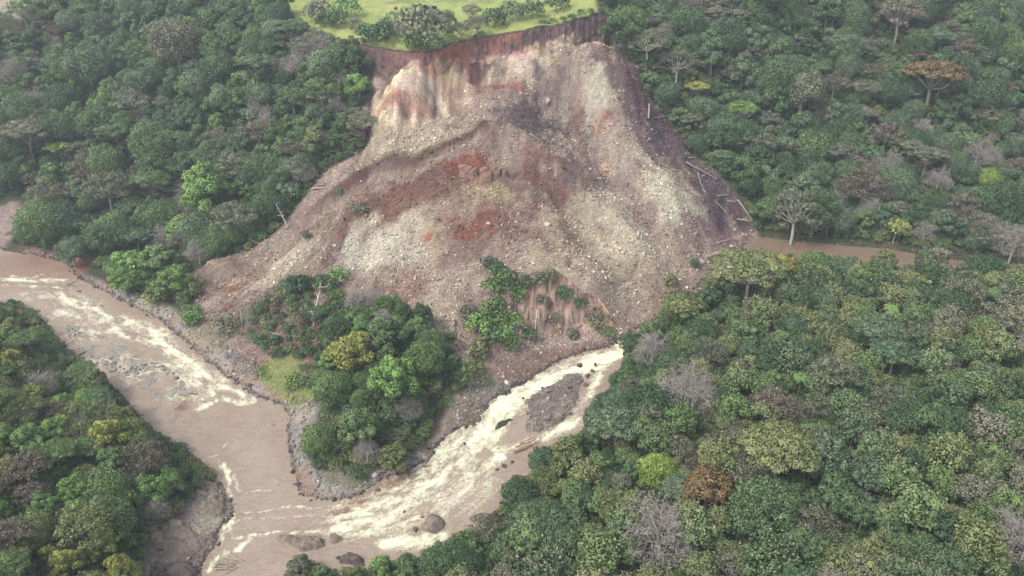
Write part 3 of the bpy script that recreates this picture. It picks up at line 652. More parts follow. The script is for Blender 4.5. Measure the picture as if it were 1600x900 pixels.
def water_sheet(name, poly, zfun, rs, pond=False):
    lo = poly[:, :2].min(0) - 4; hi = poly[:, :2].max(0) + 4
    lo = np.maximum(lo, [GX0, GY0]); hi = np.minimum(hi, [GX1, GY1])
    gx = np.arange(lo[0], hi[0], rs); gy = np.arange(lo[1], hi[1], rs)
    A, B = np.meshgrid(gx, gy)
    msk = HF(A, B) < (zfun(A, B) + .8)
    msk &= sdf(A, B, poly) < 3.5
    ii = np.nonzero(msk.ravel())[0]
    a = A.ravel(); bb = B.ravel()
    keep = msk[:-1, :-1] | msk[1:, :-1] | msk[:-1, 1:] | msk[1:, 1:]
    id_ = np.arange(A.size).reshape(A.shape)
    q = np.stack([id_[:-1, :-1], id_[:-1, 1:], id_[1:, 1:], id_[1:, :-1]], -1)[keep]
    u, inv = np.unique(q, return_inverse=True)
    x = a[u]; y = bb[u]; z = zfun(x, y)
    if pond:
        foam = np.zeros(len(x)); mud = np.tile(s2a(150, 128, 108, k=.62), (len(x), 1)); dz = 0
    else:
        da, sa, ta = seg_info(x, y, branch_a, False); db, sb, tb = seg_info(x, y, branch_b, False)
        wgt = smooth(-6, 6, da - db)                   # 0: main river, 1: torrent
        def fl(fs, ft, seed, o_=3):
            na = fbm(sa * fs, da * ta * ft, seed, o_); nb = fbm(sb * fs, db * tb * ft, seed + 5, o_)
            return na * (1 - wgt) + nb * wgt
        foam = np.full(len(x), -.1)
        def fz(px, py, rx, ry, amt, rot=0):
            c = wpt(px, py); ax = rx * slant(c) / FPX; ay = abs(wpt(px, py - ry)[1] - wpt(px, py + ry)[1]) / 2
            dx, dy = x - c[0], y - c[1]
            if rot: cr, sr = math.cos(rot), math.sin(rot); dx, dy = dx * cr + dy * sr, -dx * sr + dy * cr
            g = np.exp(-((dx / ax) ** 2 + (dy / ay) ** 2) * 1.2)
            np.maximum(foam, amt * g + foam * (1 - g), out=foam) if amt > 0 else foam.__iadd__(amt * g)
        def fstreak(pts, wpx, amt):
            P = np.array([wpt(*p) for p in pts]); w_ = wpx * slant(P[len(P) // 2]) / FPX
            d, _, _ = seg_info(x, y, P, False)
            g = np.exp(-(d / w_) ** 2)
            np.maximum(foam, amt * g + foam * (1 - g), out=foam)
        # torrent
        fstreak([(1150, 412), (1060, 492), (985, 540), (960, 552)], 10, .5); fstreak([(965, 550), (950, 556), (900, 578), (860, 592), (800, 625), (765, 655), (735, 690)], 24, .95)
        fstreak([(740, 670), (705, 712), (680, 745), (650, 775), (605, 800), (560, 815)], 30, .50)
        fstreak([(800, 640), (790, 655), (760, 690)], 14, .5)
        fstreak([(900, 655), (850, 682), (790, 705), (745, 740)], 12, .68)
        fstreak([(700, 760), (730, 735), (760, 710)], 22, .46)
        fstreak([(940, 572), (925, 610), (895, 650)], 8, .6)
        fstreak([(600, 850), (640, 845), (690, 835)], 12, .62)
        fz(660, 745, 50, 34, .56); fz(712, 705, 44, 30, .62); fz(640, 790, 110, 46, .40); fz(740, 745, 50, 34, .42); fz(560, 812, 70, 22, .42); fz(590, 800, 44, 16, .56); fz(690, 800, 40, 20, .38); fz(660, 850, 40, 10, .6); fz(560, 828, 40, 16, .5)
        lb_ = 1.0 + 1.1 * fbm(x * .28, y * .28, 55, 3)          # the thin lines are broken
        def fline(pts, wpx, amt):
            pts = [pts[0]] + [(px_ + R.normal(0, 2.2), py_ + R.normal(0, 1.6)) for p_, q_ in zip(pts[:-1], pts[1:]) for px_, py_ in (((p_[0] + q_[0]) / 2, (p_[1] + q_[1]) / 2), q_)]
            P = np.array([wpt(*p) for p in pts]); w_ = wpx * slant(P[len(P) // 2]) / FPX
            d, _, _ = seg_info(x + 1.4 * fbm(x * .3, y * .3, 57, 3), y + 1.4 * fbm(x * .3, y * .3, 58, 3), P, False)
            g_ = np.exp(-(d / w_) ** 2) * np.clip(lb_, 0, 1.3); np.maximum(foam, amt * g_ + foam * (1 - np.clip(g_, 0, 1)), out=foam)
        fline([(380, 800), (440, 792), (500, 794), (560, 790)], 3, .45); fline([(370, 812), (420, 808), (520, 806)], 2.5, .35)
        fline([(384, 838), (410, 837), (440, 833), (490, 830), (540, 826)], 3, .75)
        fline([(355, 815), (362, 840), (382, 838)], 3.4, .6); fline([(330, 884), (345, 868), (372, 856), (386, 845)], 4.5, .95); fline([(345, 815), (352, 840), (346, 866)], 3.4, .65); fline([(325, 890), (335, 872), (348, 862)], 5, .8)
        fline([(348, 720), (356, 745), (362, 775), (364, 800), (362, 818)], 3.4, .7); fline([(366, 740), (370, 770)], 2.5, .45)
        fline([(318, 716), (340, 706), (356, 692)], 2.6, .55); fline([(340, 720), (358, 735)], 3, .5); fline([(382, 770), (430, 764)], 2, .35)
        fline([(0, 444), (60, 447), (120, 452)], 3, .4); fline([(20, 430), (70, 431)], 2.5, .4)
        # main river
        fstreak([(0, 436), (50, 438), (100, 440)], 6, .55)
        fstreak([(100, 462), (130, 480), (160, 497), (200, 505), (250, 525)], 15, .46)
        fstreak([(180, 512), (215, 530), (245, 538)], 13, .46)
        fstreak([(240, 525), (275, 555), (310, 580), (340, 598), (325, 612)], 14, .62)
        fstreak([(260, 570), (295, 600), (320, 620)], 12, .5)
        fstreak([(340, 600), (370, 612), (396, 628), (376, 632), (345, 622), (312, 636)], 7, .6)
        fz(140, 520, 40, 20, .36); fz(220, 580, 44, 26, .36); fz(280, 615, 34, 18, .38); fz(110, 485, 50, 22, .36); fz(60, 460, 60, 10, .3); fz(170, 560, 40, 16, .35)
        # calm pools
        turb = fl(.20, .55, 3, 5) * 1.5 + fl(.7, 1.3, 7, 3) * .9
        fo = foam + turb * np.clip(foam * 2.2 + .1, 0, 1)
        foam2 = np.clip(fo, 0, 1.2)
        act = np.clip(foam, 0, 1)
        # rough water has height
        dz = act * (fl(.28, .5, 15, 3) * 1.5 + fl(.9, 1.2, 18, 2) * .5) + .03 * fl(.5, .8, 22, 2)
        m1 = np.array(s2a(170, 150, 132, k=.66)); m2 = np.array(s2a(160, 128, 112, k=.66)); m3 = np.array(s2a(177, 160, 142, k=.66))
        t = smooth(-.2, .25, fl(.03, .09, 29, 3))[:, None]
        mud = m1 * (1 - t) + m3 * t
        px_, py_, _d = project(np.stack([x, y, z], 1))
        c = wpt(70, 412); red = np.exp(-(np.hypot((x - c[0]) / 26, (y - c[1]) / 12)) ** 2)[:, None]
        mud = mud * (1 - red) + m2 * red
        c = wpt(640, 745); 
        d, _, _ = seg_info(x, y, np.array([wpt(*p) for p in [(675, 725), (620, 752), (560, 785), (540, 800)]]), False)
        red = np.exp(-(d / 3) ** 2)[:, None] * .8
        mud = mud * (1 - red) + np.array(s2a(140, 104, 90, k=.66)) * red
        foam = foam2
    o = mesh_np(name, np.stack([x, y, z + dz], 1), inv.reshape(-1, 4), wm, cols={'foam': ('POINT', 'FLOAT', foam), 'mud_colour': ('POINT', 'FLOAT_COLOR', mud)}, smooth_=True)
    return tag(o, kind='structure')
wzf = lambda x, y: wz_f(x, y)
water_sheet('river_water', river_poly, wzf, .4)
water_sheet('pond_water', pond_poly, lambda x, y: np.full(np.shape(x), POND_Z), 2.0, True)
# ------------------------------------------------------------------ loose rock
def ico():
    t = (1 + 5 ** .5) / 2
    v = np.array([(-1, t, 0), (1, t, 0), (-1, -t, 0), (1, -t, 0), (0, -1, t), (0, 1, t), (0, -1, -t), (0, 1, -t), (t, 0, -1), (t, 0, 1), (-t, 0, -1), (-t, 0, 1)], float)
    v /= np.linalg.norm(v[0])
    f = np.array([(0, 11, 5), (0, 5, 1), (0, 1, 7), (0, 7, 10), (0, 10, 11), (1, 5, 9), (5, 11, 4), (11, 10, 2), (10, 7, 6), (7, 1, 8), (3, 9, 4), (3, 4, 2), (3, 2, 6), (3, 6, 8), (3, 8, 9), (4, 9, 5), (2, 4, 11), (6, 2, 10), (8, 6, 7), (9, 8, 1)])
    return v, f
def subdiv(v, f):
    mid = {}; v = list(map(tuple, v)); out = []
    def m(a, b):
        k_ = (min(a, b), max(a, b))
        if k_ not in mid:
            p = (np.array(v[a]) + np.array(v[b])) / 2; v.append(tuple(p / np.linalg.norm(p))); mid[k_] = len(v) - 1
        return mid[k_]
    for a, b, c in f:
        x, y, z = m(a, b), m(b, c), m(c, a); out += [(a, x, z), (x, b, y), (z, y, c), (x, y, z)]
    return np.array(v), np.array(out)
def rock_shape(rng, n=0, rough=.22, cuts=5, sq=(1, 1, .7)):
    v, f = ico()
    for _ in range(n): v, f = subdiv(v, f)
    v = v * (1 + rough * rng.uniform(-1, 1, (len(v), 1)) * (1 if n < 2 else .35))
    for _ in range(cuts):                          # flat broken faces
        nrm = rng.normal(size=3); nrm /= np.linalg.norm(nrm); d = rng.uniform(.5, .85)
        s_ = v @ nrm; v = v - np.outer(np.clip(s_ - d, 0, None), nrm)
    return v * np.array(sq), f
rock_m, nt, b = new_mat('rubble_rock', .9, .15)
ra = nd(nt, 'ShaderNodeAttribute', attribute_name='rock_colour', attribute_type='INSTANCER')
geo = nd(nt, 'ShaderNodeNewGeometry')
nf = noise(nt, geo.outputs['Position'], 3.0, 4, .6)
nt.links.new(mixc(nt, ra.outputs['Color'], ramp(nt, nf, [(.3, .7), (.7, 1.25)]), 1.0, 'MULTIPLY'), b.inputs['Base Color'])
bump(nt, b, nf, .6, .2)
HIDE = {}
def proto_coll(name):
    c = bpy.data.collections.new(name); HIDE[name] = c; return c
def to_coll(o, c):
    for k_ in list(o.users_collection): k_.objects.unlink(o)
    c.objects.link(o); return o
def scatter(name, P, index, rot, scale, coll, kind_label=None, colour=None, cat=None):
    """one object that sets out many small copies (nobody could count these)"""
    me = bpy.data.meshes.new(name); n = len(P)
    me.vertices.add(n); me.vertices.foreach_set('co', np.asarray(P, np.float32).ravel())
    def at_(nm, typ, arr, key='value'):
        a = me.attributes.new(nm, typ, 'POINT'); a.data.foreach_set(key, np.ascontiguousarray(arr).ravel())
    at_('pick', 'INT', np.asarray(index, np.int32)); at_('turn', 'FLOAT_VECTOR', np.asarray(rot, np.float32), 'vector'); at_('size', 'FLOAT_VECTOR', np.asarray(scale, np.float32), 'vector')
    if colour is not None:
        at_('rock_colour', 'FLOAT_COLOR', np.concatenate([colour, np.ones((n, 1))], 1).astype(np.float32), 'color')
    o = bpy.data.objects.new(name, me); COL.objects.link(o)
    ng = bpy.data.node_groups.new(name, 'GeometryNodeTree')
    ng.interface.new_socket('Geometry', in_out='INPUT', socket_type='NodeSocketGeometry'); ng.interface.new_socket('Geometry', in_out='OUTPUT', socket_type='NodeSocketGeometry')
    gi = ng.nodes.new('NodeGroupInput'); go = ng.nodes.new('NodeGroupOutput')
    mp = ng.nodes.new('GeometryNodeMeshToPoints'); ip = ng.nodes.new('GeometryNodeInstanceOnPoints'); ci = ng.nodes.new('GeometryNodeCollectionInfo')
    ci.inputs['Collection'].default_value = coll; ci.inputs['Separate Children'].default_value = True; ci.inputs['Reset Children'].default_value = True
    ip.inputs['Pick Instance'].default_value = True
    def na(nm, typ, sock):
        a = ng.nodes.new('GeometryNodeInputNamedAttribute'); a.data_type = typ; a.inputs[0].default_value = nm
        ng.links.new([s for s in a.outputs if s.enabled][0], sock)
    na('pick', 'INT', ip.inputs['Instance Index']); na('turn', 'FLOAT_VECTOR', ip.inputs['Rotation']); na('size', 'FLOAT_VECTOR', ip.inputs['Scale'])
    ng.links.new(gi.outputs[0], mp.inputs['Mesh']); ng.links.new(mp.outputs[0], ip.inputs['Points']); ng.links.new(ci.outputs[0], ip.inputs['Instance']); ng.links.new(ip.outputs[0], go.inputs[0])
    md = o.modifiers.new('scatter', 'NODES'); md.node_group = ng
    tag(o, kind_label, cat, kind='stuff')
    return o
rc = proto_coll('rock_shapes')
NR = 10
for i in range(NR):
    v, f = rock_shape(R, 0 if i < 7 else 1, .25, 4, (1, R.uniform(.65, 1), R.uniform(.5, .85)))
    to_coll(mesh_np('rock.%03d' % i, v * .5, f, rock_m), rc)
SOILG, GWG, ISLG, SHG, PASG = soil, gw, isl, sh, pas_d
g = lambda G, x, y: bil(G, GX0, GY0, GS, x, y)
def in_view(x, y, z, m=60):
    px, py, d = project(np.stack([x, y, z], 1)); return (px > -m) & (px < 1600 + m) & (py > -m) & (py < 900 + m)
def rubble(name, wfun, n, smin, smax, alpha, colf, label, embed=.15):
    lo = np.array([GX0, GY0]); hi = np.array([GX1, GY1])
    x = R.uniform(lo[0], hi[0], n); y = R.uniform(lo[1], hi[1], n)
    w = wfun(x, y); k_ = R.uniform(0, 1, n) < w; x, y = x[k_], y[k_]; z = HF(x, y)
    k_ = in_view(x, y, z); x, y, z = x[k_], y[k_], z[k_]; m = len(x)
    u = R.uniform(0, 1, m); s = smin * (1 - u * (1 - (smin / smax) ** alpha)) ** (-1 / alpha)
    col = np.stack([g(C[..., i], x, y) for i in range(3)], 1); col = colf(col, x, y, m)
    P = np.stack([x, y, z + s * (.5 * .5 - embed)], 1)
    sc = s[:, None] * R.uniform(.75, 1.25, (m, 3))
    o = scatter(name, P, R.integers(0, NR, m), R.uniform(-3.1, 3.1, (m, 3)) * np.array([.25, .25, 1]), sc, rc, label, np.clip(col, .01, .8))
    return o
def rub_w(x, y):
    w = g(soil, x, y) * (1 - .93 * np.clip(g(scarp, x, y) * 1.3, 0, 1)) * (1 - .85 * g(np.clip(fc, 0, 1), x, y)) * (1 - g(pas_d, x, y))
    w *= .35 + 1.3 * np.clip(.5 + 1.8 * fbm(x * .07, y * .07, 101, 3), 0, 1)
    w *= (g(HG, x, y + 1.2) - g(HG, x, y - 1.2) < 3.0)
    return w
def rub_c(c, x, y, m):
    l = R.normal(.03, .40, (m, 1)); t = R.uniform(0, 1, (m, 1))
    grey = c.mean(1, keepdims=True) * np.array([[1.06, 1.0, .93]])
    return (c * .78 + grey * .22) * np.array([[1.27, 1.23, 1.17]]) * np.exp(l) * (1 + .15 * (t > .95))
rubble('landslide_rubble', rub_w, 760000, .38, 1.9, 2.6, rub_c, 'broken rock and stones covering the landslide slope')
def blk_w(x, y):
    return rub_w(x, y) * smooth(.02, .22, fbm(x * .045, y * .045, 111, 3))
rubble('broken_rock_blocks', blk_w, 16000, 1.0, 2.8, 2.4, lambda c, x, y, m: c * 1.25 * np.exp(R.normal(0, .22, (m, 1))), 'larger broken blocks strewn in bands over the landslide', .3)
def grav_w(x, y):
    w = np.maximum(np.maximum(g(gw, x, y) * smooth(.2, -.02, fbm(x * .05, y * .05, 71, 4) + .5 * fbm(x * .14, y * .14, 72, 4)), g(isl, x, y) * .9), .8 * g((sd_r > -1.2) & (sd_r < 2.0), x, y))
    w = np.maximum(w, .9 * g((sdb < 0).astype(float), x, y) * smooth(-.12, .12, fbm(x * .12, y * .12, 120, 3))); w = np.maximum(w, .12 * g(sh, x, y))
    return np.maximum(w, .5 * g(((sd_p > -1) & (sd_p < 3)).astype(float), x, y))
def grav_c(c, x, y, m):
    t = R.uniform(0, 1, (m, 1)); base = np.array(s2a(160, 154, 146, k=.62)) * (1 - t) + np.array(s2a(126, 116, 112, k=.62)) * t
    wet = smooth(.7, -.3, g(sd_r, x, y))[:, None] * (g(sdb, x, y) > 0)[:, None] * (g(isl, x, y) < .3)[:, None]      # stones standing in the water are wet and dark
    return (base * .7 + c * .3) * np.exp(R.normal(.05, .3, (m, 1))) * (1 - .68 * wet)
rubble('river_cobbles', grav_w, 330000, .45, 2.3, 2.2, grav_c, 'grey cobbles and boulders along the river banks and bars')

lbw = river_poly[:len(left_bank_px)]
dlb, _, _ = seg_info(X, Y, lbw, False)
edge_z = ((dlb < 3.5) & (sd_r > -.7) & (sd_r < 1.1)).astype(float)
rubble('dark_bank_boulders', lambda x, y: g(edge_z, x, y) * .9, 300000, .7, 2.4, 2.0, lambda c, x, y, m: np.array(s2a(96, 92, 94, k=.6)) * np.exp(R.normal(0, .35, (m, 1))), 'dark wet boulders lining the water edge', .3)

# stones lying on the lower half of the bluff
_n = 2600; _i = R.integers(0, len(BLUFF), _n); _s = np.repeat(sv[:, 0], nc)[_i]; _i = _i[R.uniform(0, 1, _n) < smooth(.3, .75, _s) * .95 + .04]; _n = len(_i); _sc = R.uniform(.3, 1.0, _n) ** 1.3 * 1.1
scatter('bluff_rubble', BLUFF[_i] + np.stack([R.normal(0, .3, _n), R.normal(0, .3, _n), _sc * .1], 1), R.integers(0, NR, _n), R.uniform(-.5, .5, (_n, 3)) + np.array([0, 0, 1]) * R.uniform(0, 6, (_n, 1)), _sc[:, None] * R.uniform(.7, 1.3, (_n, 3)), rc, 'stones lying on the eroded bluff', np.array(s2a(166, 150, 136)) * np.exp(R.normal(.1, .3, (_n, 1))))

# ------------------------------------------------------------------ foliage and wood
def leaf_mat(name, cols, tip=None, tr=.28, tipw=0):
    m, nt, b = new_mat(name, .6, .25)
    oi = nd(nt, 'ShaderNodeObjectInfo')
    base = ramp(nt, oi.outputs['Random'], [((i + .5) / len(cols), c) for i, c in enumerate(cols)])
    ta = nd(nt, 'ShaderNodeAttribute', attribute_name='tint')
    c1 = mixc(nt, base, ramp(nt, ta.outputs['Fac'], [(0, .55), (1, 1.45)]), 1.0, 'MULTIPLY')
    if tip is not None:
        tp = nd(nt, 'ShaderNodeAttribute', attribute_name='bloom')
        rv = nd(nt, 'ShaderNodeMath', operation='MULTIPLY'); rv.inputs[1].default_value = 7.31; nt.links.new(oi.outputs['Random'], rv.inputs[0])
        fr = nd(nt, 'ShaderNodeMath', operation='FRACT'); nt.links.new(rv.outputs[0], fr.inputs[0])
        ml = nd(nt, 'ShaderNodeMath', operation='MULTIPLY'); nt.links.new(tp.outputs['Fac'], ml.inputs[0]); nt.links.new(ramp(nt, fr.outputs[0], [(.1, .12), (.5, .45), (.95, 1)]), ml.inputs[1])
        c1 = mixc(nt, c1, tip, ml.outputs[0])
    nt.links.new(c1, b.inputs['Base Color'])
    if tr:
        t = nd(nt, 'ShaderNodeBsdfTranslucent'); nt.links.new(c1, t.inputs['Color'])
        mx = nd(nt, 'ShaderNodeMixShader'); mx.inputs[0].default_value = tr
        nt.links.new(b.outputs[0], mx.inputs[1]); nt.links.new(t.outputs[0], mx.inputs[2])
        nt.links.new(mx.outputs[0], nt.nodes['Material Output'].inputs['Surface'])
    return m
def wood_mat(name, c, d):
    m, nt, b = new_mat(name, .9, .1)
    geo = nd(nt, 'ShaderNodeNewGeometry'); nn = noise(nt, geo.outputs['Position'], 2.5, 4, .6)
    nt.links.new(ramp(nt, nn, [(.3, c), (.7, d)]), b.inputs['Base Color']); bump(nt, b, nn, .5, .08); return m
BARK = wood_mat('grey_bark', (.14, .12, .10), (.27, .245, .21)); PALEBARK = wood_mat('pale_bark', (.30, .27, .23), (.46, .43, .37))
TWIG = wood_mat('bare_twigs', (.23, .205, .185), (.36, .33, .295)); DEADWOOD = wood_mat('dead_wood', (.26, .21, .17), (.41, .35, .28)); REDLOG = wood_mat('fresh_logs', (.22, .12, .08), (.36, .21, .14))
HUE = {
 'dark green': [(.055, .100, .050), (.066, .112, .054), (.058, .100, .060)],
 'mid green': [(.092, .150, .062), (.108, .165, .070), (.088, .140, .070)],
 'bluish green': [(.082, .132, .078), (.094, .144, .086), (.104, .146, .098)],
 'olive green': [(.128, .158, .070), (.145, .168, .080), (.116, .148, .072)],
 'bright green': [(.120, .220, .068), (.138, .230, .076), (.110, .200, .080)],
 'yellow-green': [(.205, .230, .072), (.225, .240, .084), (.185, .215, .074)],
 'lime green': [(.165, .245, .062), (.18, .255, .07)],
 'grey-green': [(.170, .185, .128), (.190, .200, .150), (.160, .175, .135)],
 'rust brown': [(.215, .150, .070), (.235, .165, .075)],
 'dull brown': [(.200, .165, .122), (.22, .185, .145)],
 'yellow': [(.38, .35, .08), (.40, .37, .09)],
}
HUE = {k_: [(c[0] * (1.66 if k_ != 'grey-green' else 1.2), c[1] * (1.58 if k_ != 'grey-green' else 1.15), c[2] * (1.4 if k_ != 'grey-green' else 1.05)) for c in v] if 'brown' not in k_ and k_ != 'yellow' else v for k_, v in HUE.items()}
LM = {k_: leaf_mat(k_.replace(' ', '_').replace('-', '_') + '_leaves', v) for k_, v in HUE.items()}
for k_ in ('dark green', 'mid green', 'olive green', 'grey-green'):
    LM['tip ' + k_] = leaf_mat(k_.replace(' ', '_').replace('-', '_') + '_leaves_with_cream_tips', HUE[k_], (.40, .345, .21), tipw=1)

_NR = []
def leaves(rng, P, N, s, asp=1.0):
    """one small quad at each point, facing along N"""
    n = len(P); N = N / np.linalg.norm(N, axis=1, keepdims=True)
    a = rng.normal(size=(n, 3)); T = np.cross(N, a); T /= np.linalg.norm(T, axis=1, keepdims=True) + 1e-9; B = np.cross(N, T)
    s = np.broadcast_to(s, (n,))[:, None] * .5
    _NR.append(N.copy())
    q = np.stack([P - T * s * asp, P - B * s * .8 + N * s * .15, P + T * s * asp, P + B * s * .8 + N * s * .15], 1)
    return q
def clump(rng, c, r, n, s, up=.35, spread=.6, low=-.45):
    d = rng.normal(size=(int(n * 1.6) + 4, 3)); d /= np.linalg.norm(d, axis=1, keepdims=True); d = d[d[:, 2] > low][:n]
    lump = 1 + .22 * np.sin(d[:, 0] * 5 + c[0]) * np.sin(d[:, 1] * 5 + c[1]) * np.sin(d[:, 2] * 4 + c[2])
    rad = rng.uniform(.72, 1.06, (len(d), 1)) * lump[:, None]
    P = np.array(c) + d * np.array(r) * rad
    N = d * .45 + np.array([0, -.12, up * .3]) + rng.normal(size=d.shape) * .62
    q = leaves(rng, P, N, s * rng.uniform(.65, 1.3, len(d)))
    nn = d * .8 + N * .35 + np.array([0, 0, .12]); _NR[-1] = nn / np.linalg.norm(nn, axis=1, keepdims=True)     # shade by the clump, not by the single leaf
    return q, np.clip(.5 + rng.normal(0, .19) + rng.normal(0, .11, len(d)), 0, 1), d[:, 2]
def pack(Q, T, B=None):
    V = np.concatenate(Q).reshape(-1, 3); F = np.arange(len(V)).reshape(-1, 4)
    cols = {'tint': ('FACE', 'FLOAT', np.concatenate(T))}
    if B is not None: cols['bloom'] = ('FACE', 'FLOAT', np.concatenate(B))
    return V, F, cols
def tube(V, F, pts, rad, sides=5):
    pts = np.asarray(pts, float); base = len(V); n = len(pts)
    for i in range(n):
        d = pts[min(i + 1, n - 1)] - pts[max(i - 1, 0)]; d = d / (np.linalg.norm(d) + 1e-9)
        a = np.cross(d, [0.31, .94, .12]); a /= np.linalg.norm(a) + 1e-9; b_ = np.cross(d, a)
        for k_ in range(sides):
            t = 2 * math.pi * k_ / sides
            V.append(pts[i] + (a * math.cos(t) + b_ * math.sin(t)) * rad[i])
    for i in range(n - 1):
        for k_ in range(sides):
            F.append((base + i * sides + k_, base + i * sides + (k_ + 1) % sides, base + (i + 1) * sides + (k_ + 1) % sides, base + (i + 1) * sides + k_))
def limbs(V, F, rng, root, tips, r0, sides=4):
    for t in tips:
        m = root * .45 + t * .55 + rng.normal(0, .35, 3) - np.array([0, 0, .06 * np.linalg.norm(t - root)])
        tube(V, F, [root, m, t], [r0, r0 * .65, r0 * .25], sides)
def crown_round(rng, rad, h, nclump, nleaf, ls, flat=.62, cr=.38, hollow=.0, up=.35):
    cs = []
    for i in range(nclump):
        a = i * 2.39996 + rng.uniform(-.3, .3); t = (i + .5) / nclump
        zz = 1 - t * 1.5; rr = math.sqrt(max(0, 1 - min(1, zz * zz)))
        k_ = rng.uniform(.72, 1.0) * (1 - cr * .55)
        cs.append(np.array([math.cos(a) * rr * rad * k_, math.sin(a) * rr * rad * k_, h + zz * rad * flat * k_]))
    return cs
def tree_mesh(kind, rng):
    """-> (crown V,F,cols), (trunk V,F), crown radius, crown centre height"""
    Q, T, B = [], [], []; V, F = [], []; _NR.clear()
    if kind == 'dense':                                        # big round crown of many small clumps
        rad = rng.uniform(5.4, 6.6); h = rng.uniform(6.0, 7.4)
        cs = crown_round(rng, rad, h, 40, 0, 0, .95, .34)
        for c in cs:
            r = rad * rng.uniform(.22, .37); q, t, d = clump(rng, c, (r, r, r * .95), 330, .37, .3, .6, -.9); Q.append(q); T.append(t)
        q, t, d = clump(rng, (0, 0, h), (rad * .7, rad * .7, rad * .5), 300, .9); Q.append(q); T.append(t * .8)
        tube(V, F, [(0, 0, -1), (.1, 0, h * .4), (.2, .1, h * .75)], [.5, .36, .28], 6); limbs(V, F, rng, np.array([.2, .1, h * .7]), cs[3:24:3], .2)
    elif kind == 'lumpy':                                      # several separate heads
        rad = rng.uniform(4.8, 6.2); h = rng.uniform(6.4, 8.4); n = int(rng.integers(9, 14)); cs = []
        for i in range(n):
            a = i * 2.4 + rng.uniform(-.4, .4); k_ = math.sqrt((i + .4) / n); c = np.array([math.cos(a) * rad * k_ * .75, math.sin(a) * rad * k_ * .75, h + rng.uniform(-1.2, 2.0) + 1.2 - k_ * k_ * 4.4]); cs.append(c)
            R_ = rad * rng.uniform(.30, .46)
            for j in range(7):
                d = rng.normal(size=3); d[2] = abs(d[2]) * .7; d /= np.linalg.norm(d); r = R_ * rng.uniform(.38, .55)
                q, t, dd = clump(rng, c + d * R_ * .68, (r, r, r * .95), 170, .37, .3, .6, -.9); Q.append(q); T.append(np.clip(t + rng.normal(0, .04), 0, 1))
            q, t, dd = clump(rng, c, (R_ * .75,) * 3, 50, .8); Q.append(q); T.append(t)
        tube(V, F, [(0, 0, -1), (-.1, .1, h * .4), (.1, .1, h * .7)], [.42, .32, .24], 6); limbs(V, F, rng, np.array([.1, .1, h * .65]), cs, .18)
    elif kind == 'umbrella':                                   # flat layered top on a visible trunk
        rad = rng.uniform(6.6, 8.2); h = rng.uniform(9.0, 10.5); cs = []
        for i in range(34):
            a = i * 2.39996; k_ = math.sqrt((i + .5) / 34); c = np.array([math.cos(a) * rad * k_ * .88, math.sin(a) * rad * k_ * .88, h + 1.9 * (1 - k_ * k_) + rng.uniform(-.45, .45)]); cs.append(c)
            r = rad * rng.uniform(.16, .25); q, t, d = clump(rng, c, (r, r, r * .42), 260, .35, .6, .4, -.2); Q.append(q); T.append(t)
        tube(V, F, [(0, 0, -1), (.2, 0, h * .35), (.1, .2, h * .62)], [.48, .38, .32], 6); limbs(V, F, rng, np.array([.1, .2, h * .6]), cs[6:34:3], .2)
    elif kind == 'tipped':                                     # narrower crown of upright sprays that end in cream
        rad = rng.uniform(3.0, 3.9); h = rng.uniform(5.5, 7.5)
        cs = crown_round(rng, rad, h, 20, 0, 0, 1.0, .34)
        for c in cs:
            r = rad * rng.uniform(.24, .36); q, t, d = clump(rng, c, (r, r, r * 1.0), 170, .36, .3, .7); Q.append(q); T.append(t); B.append(np.clip((d - .35) * 1.2, 0, 1) * rng.uniform(0, .8, len(t)) * (rng.uniform() < .75))
            m = int(rng.integers(14, 26))                       # the flower spray on top of the clump
            if rng.uniform() < .28: m = 4
            pp = c + np.array([0, 0, r * .75]) + rng.normal(size=(m, 3)) * np.array([r * .55, r * .55, r * .42]); q = leaves(rng, pp, rng.normal(size=(m, 3)) + np.array([0, -.3, .6]), .44 * rng.uniform(.6, 1.2, m)); Q.append(q); T.append(np.full(m, .5)); B.append(rng.uniform(.35, .95, m))
        q, t, d = clump(rng, (0, 0, h), (rad * .6, rad * .6, rad * .7), 130, .8); Q.append(q); T.append(t * .8); B.append(np.zeros(len(t)))
        tube(V, F, [(0, 0, -1), (.1, 0, h * .5), (0, .1, h * .85)], [.28, .22, .14], 5); limbs(V, F, rng, np.array([0, .1, h * .7]), cs[2:18:4], .1)
    elif kind == 'sparse':                                     # thin crown, limbs showing through
        rad = rng.uniform(5.0, 6.6); h = rng.uniform(8.0, 9.8); cs = []
        for i in range(34):
            a = i * 2.39996; k_ = math.sqrt((i + .5) / 34); c = np.array([math.cos(a) * rad * k_, math.sin(a) * rad * k_, h + rng.uniform(-1.8, 1.6) + 1.2 - k_ * k_ * 3.0]); cs.append(c)
            r = rad * rng.uniform(.15, .27); q, t, d = clump(rng, c, (r, r, r * .6), 90, .40, .35, .9, -.6); Q.append(q); T.append(t)
        tube(V, F, [(0, 0, -1), (.2, .1, h * .35), (-.1, 0, h * .6)], [.42, .34, .26], 6); limbs(V, F, rng, np.array([-.1, 0, h * .58]), cs[::2], .17)
    elif kind == 'bush':
        rad = rng.uniform(1.9, 2.6); h = 1.5
        cs = crown_round(rng, rad, h, 11, 0, 0, .75, .4)
        for c in cs:
            r = rad * rng.uniform(.3, .45); q, t, d = clump(rng, c, (r, r, r * .8), 70, .38); Q.append(q); T.append(t)
        tube(V, F, [(0, 0, -.6), (.05, 0, .8), (0, 0, 1.6)], [.14, .1, .06], 4)
    elif kind == 'palm':
        h = 10.5; rad = 4.2
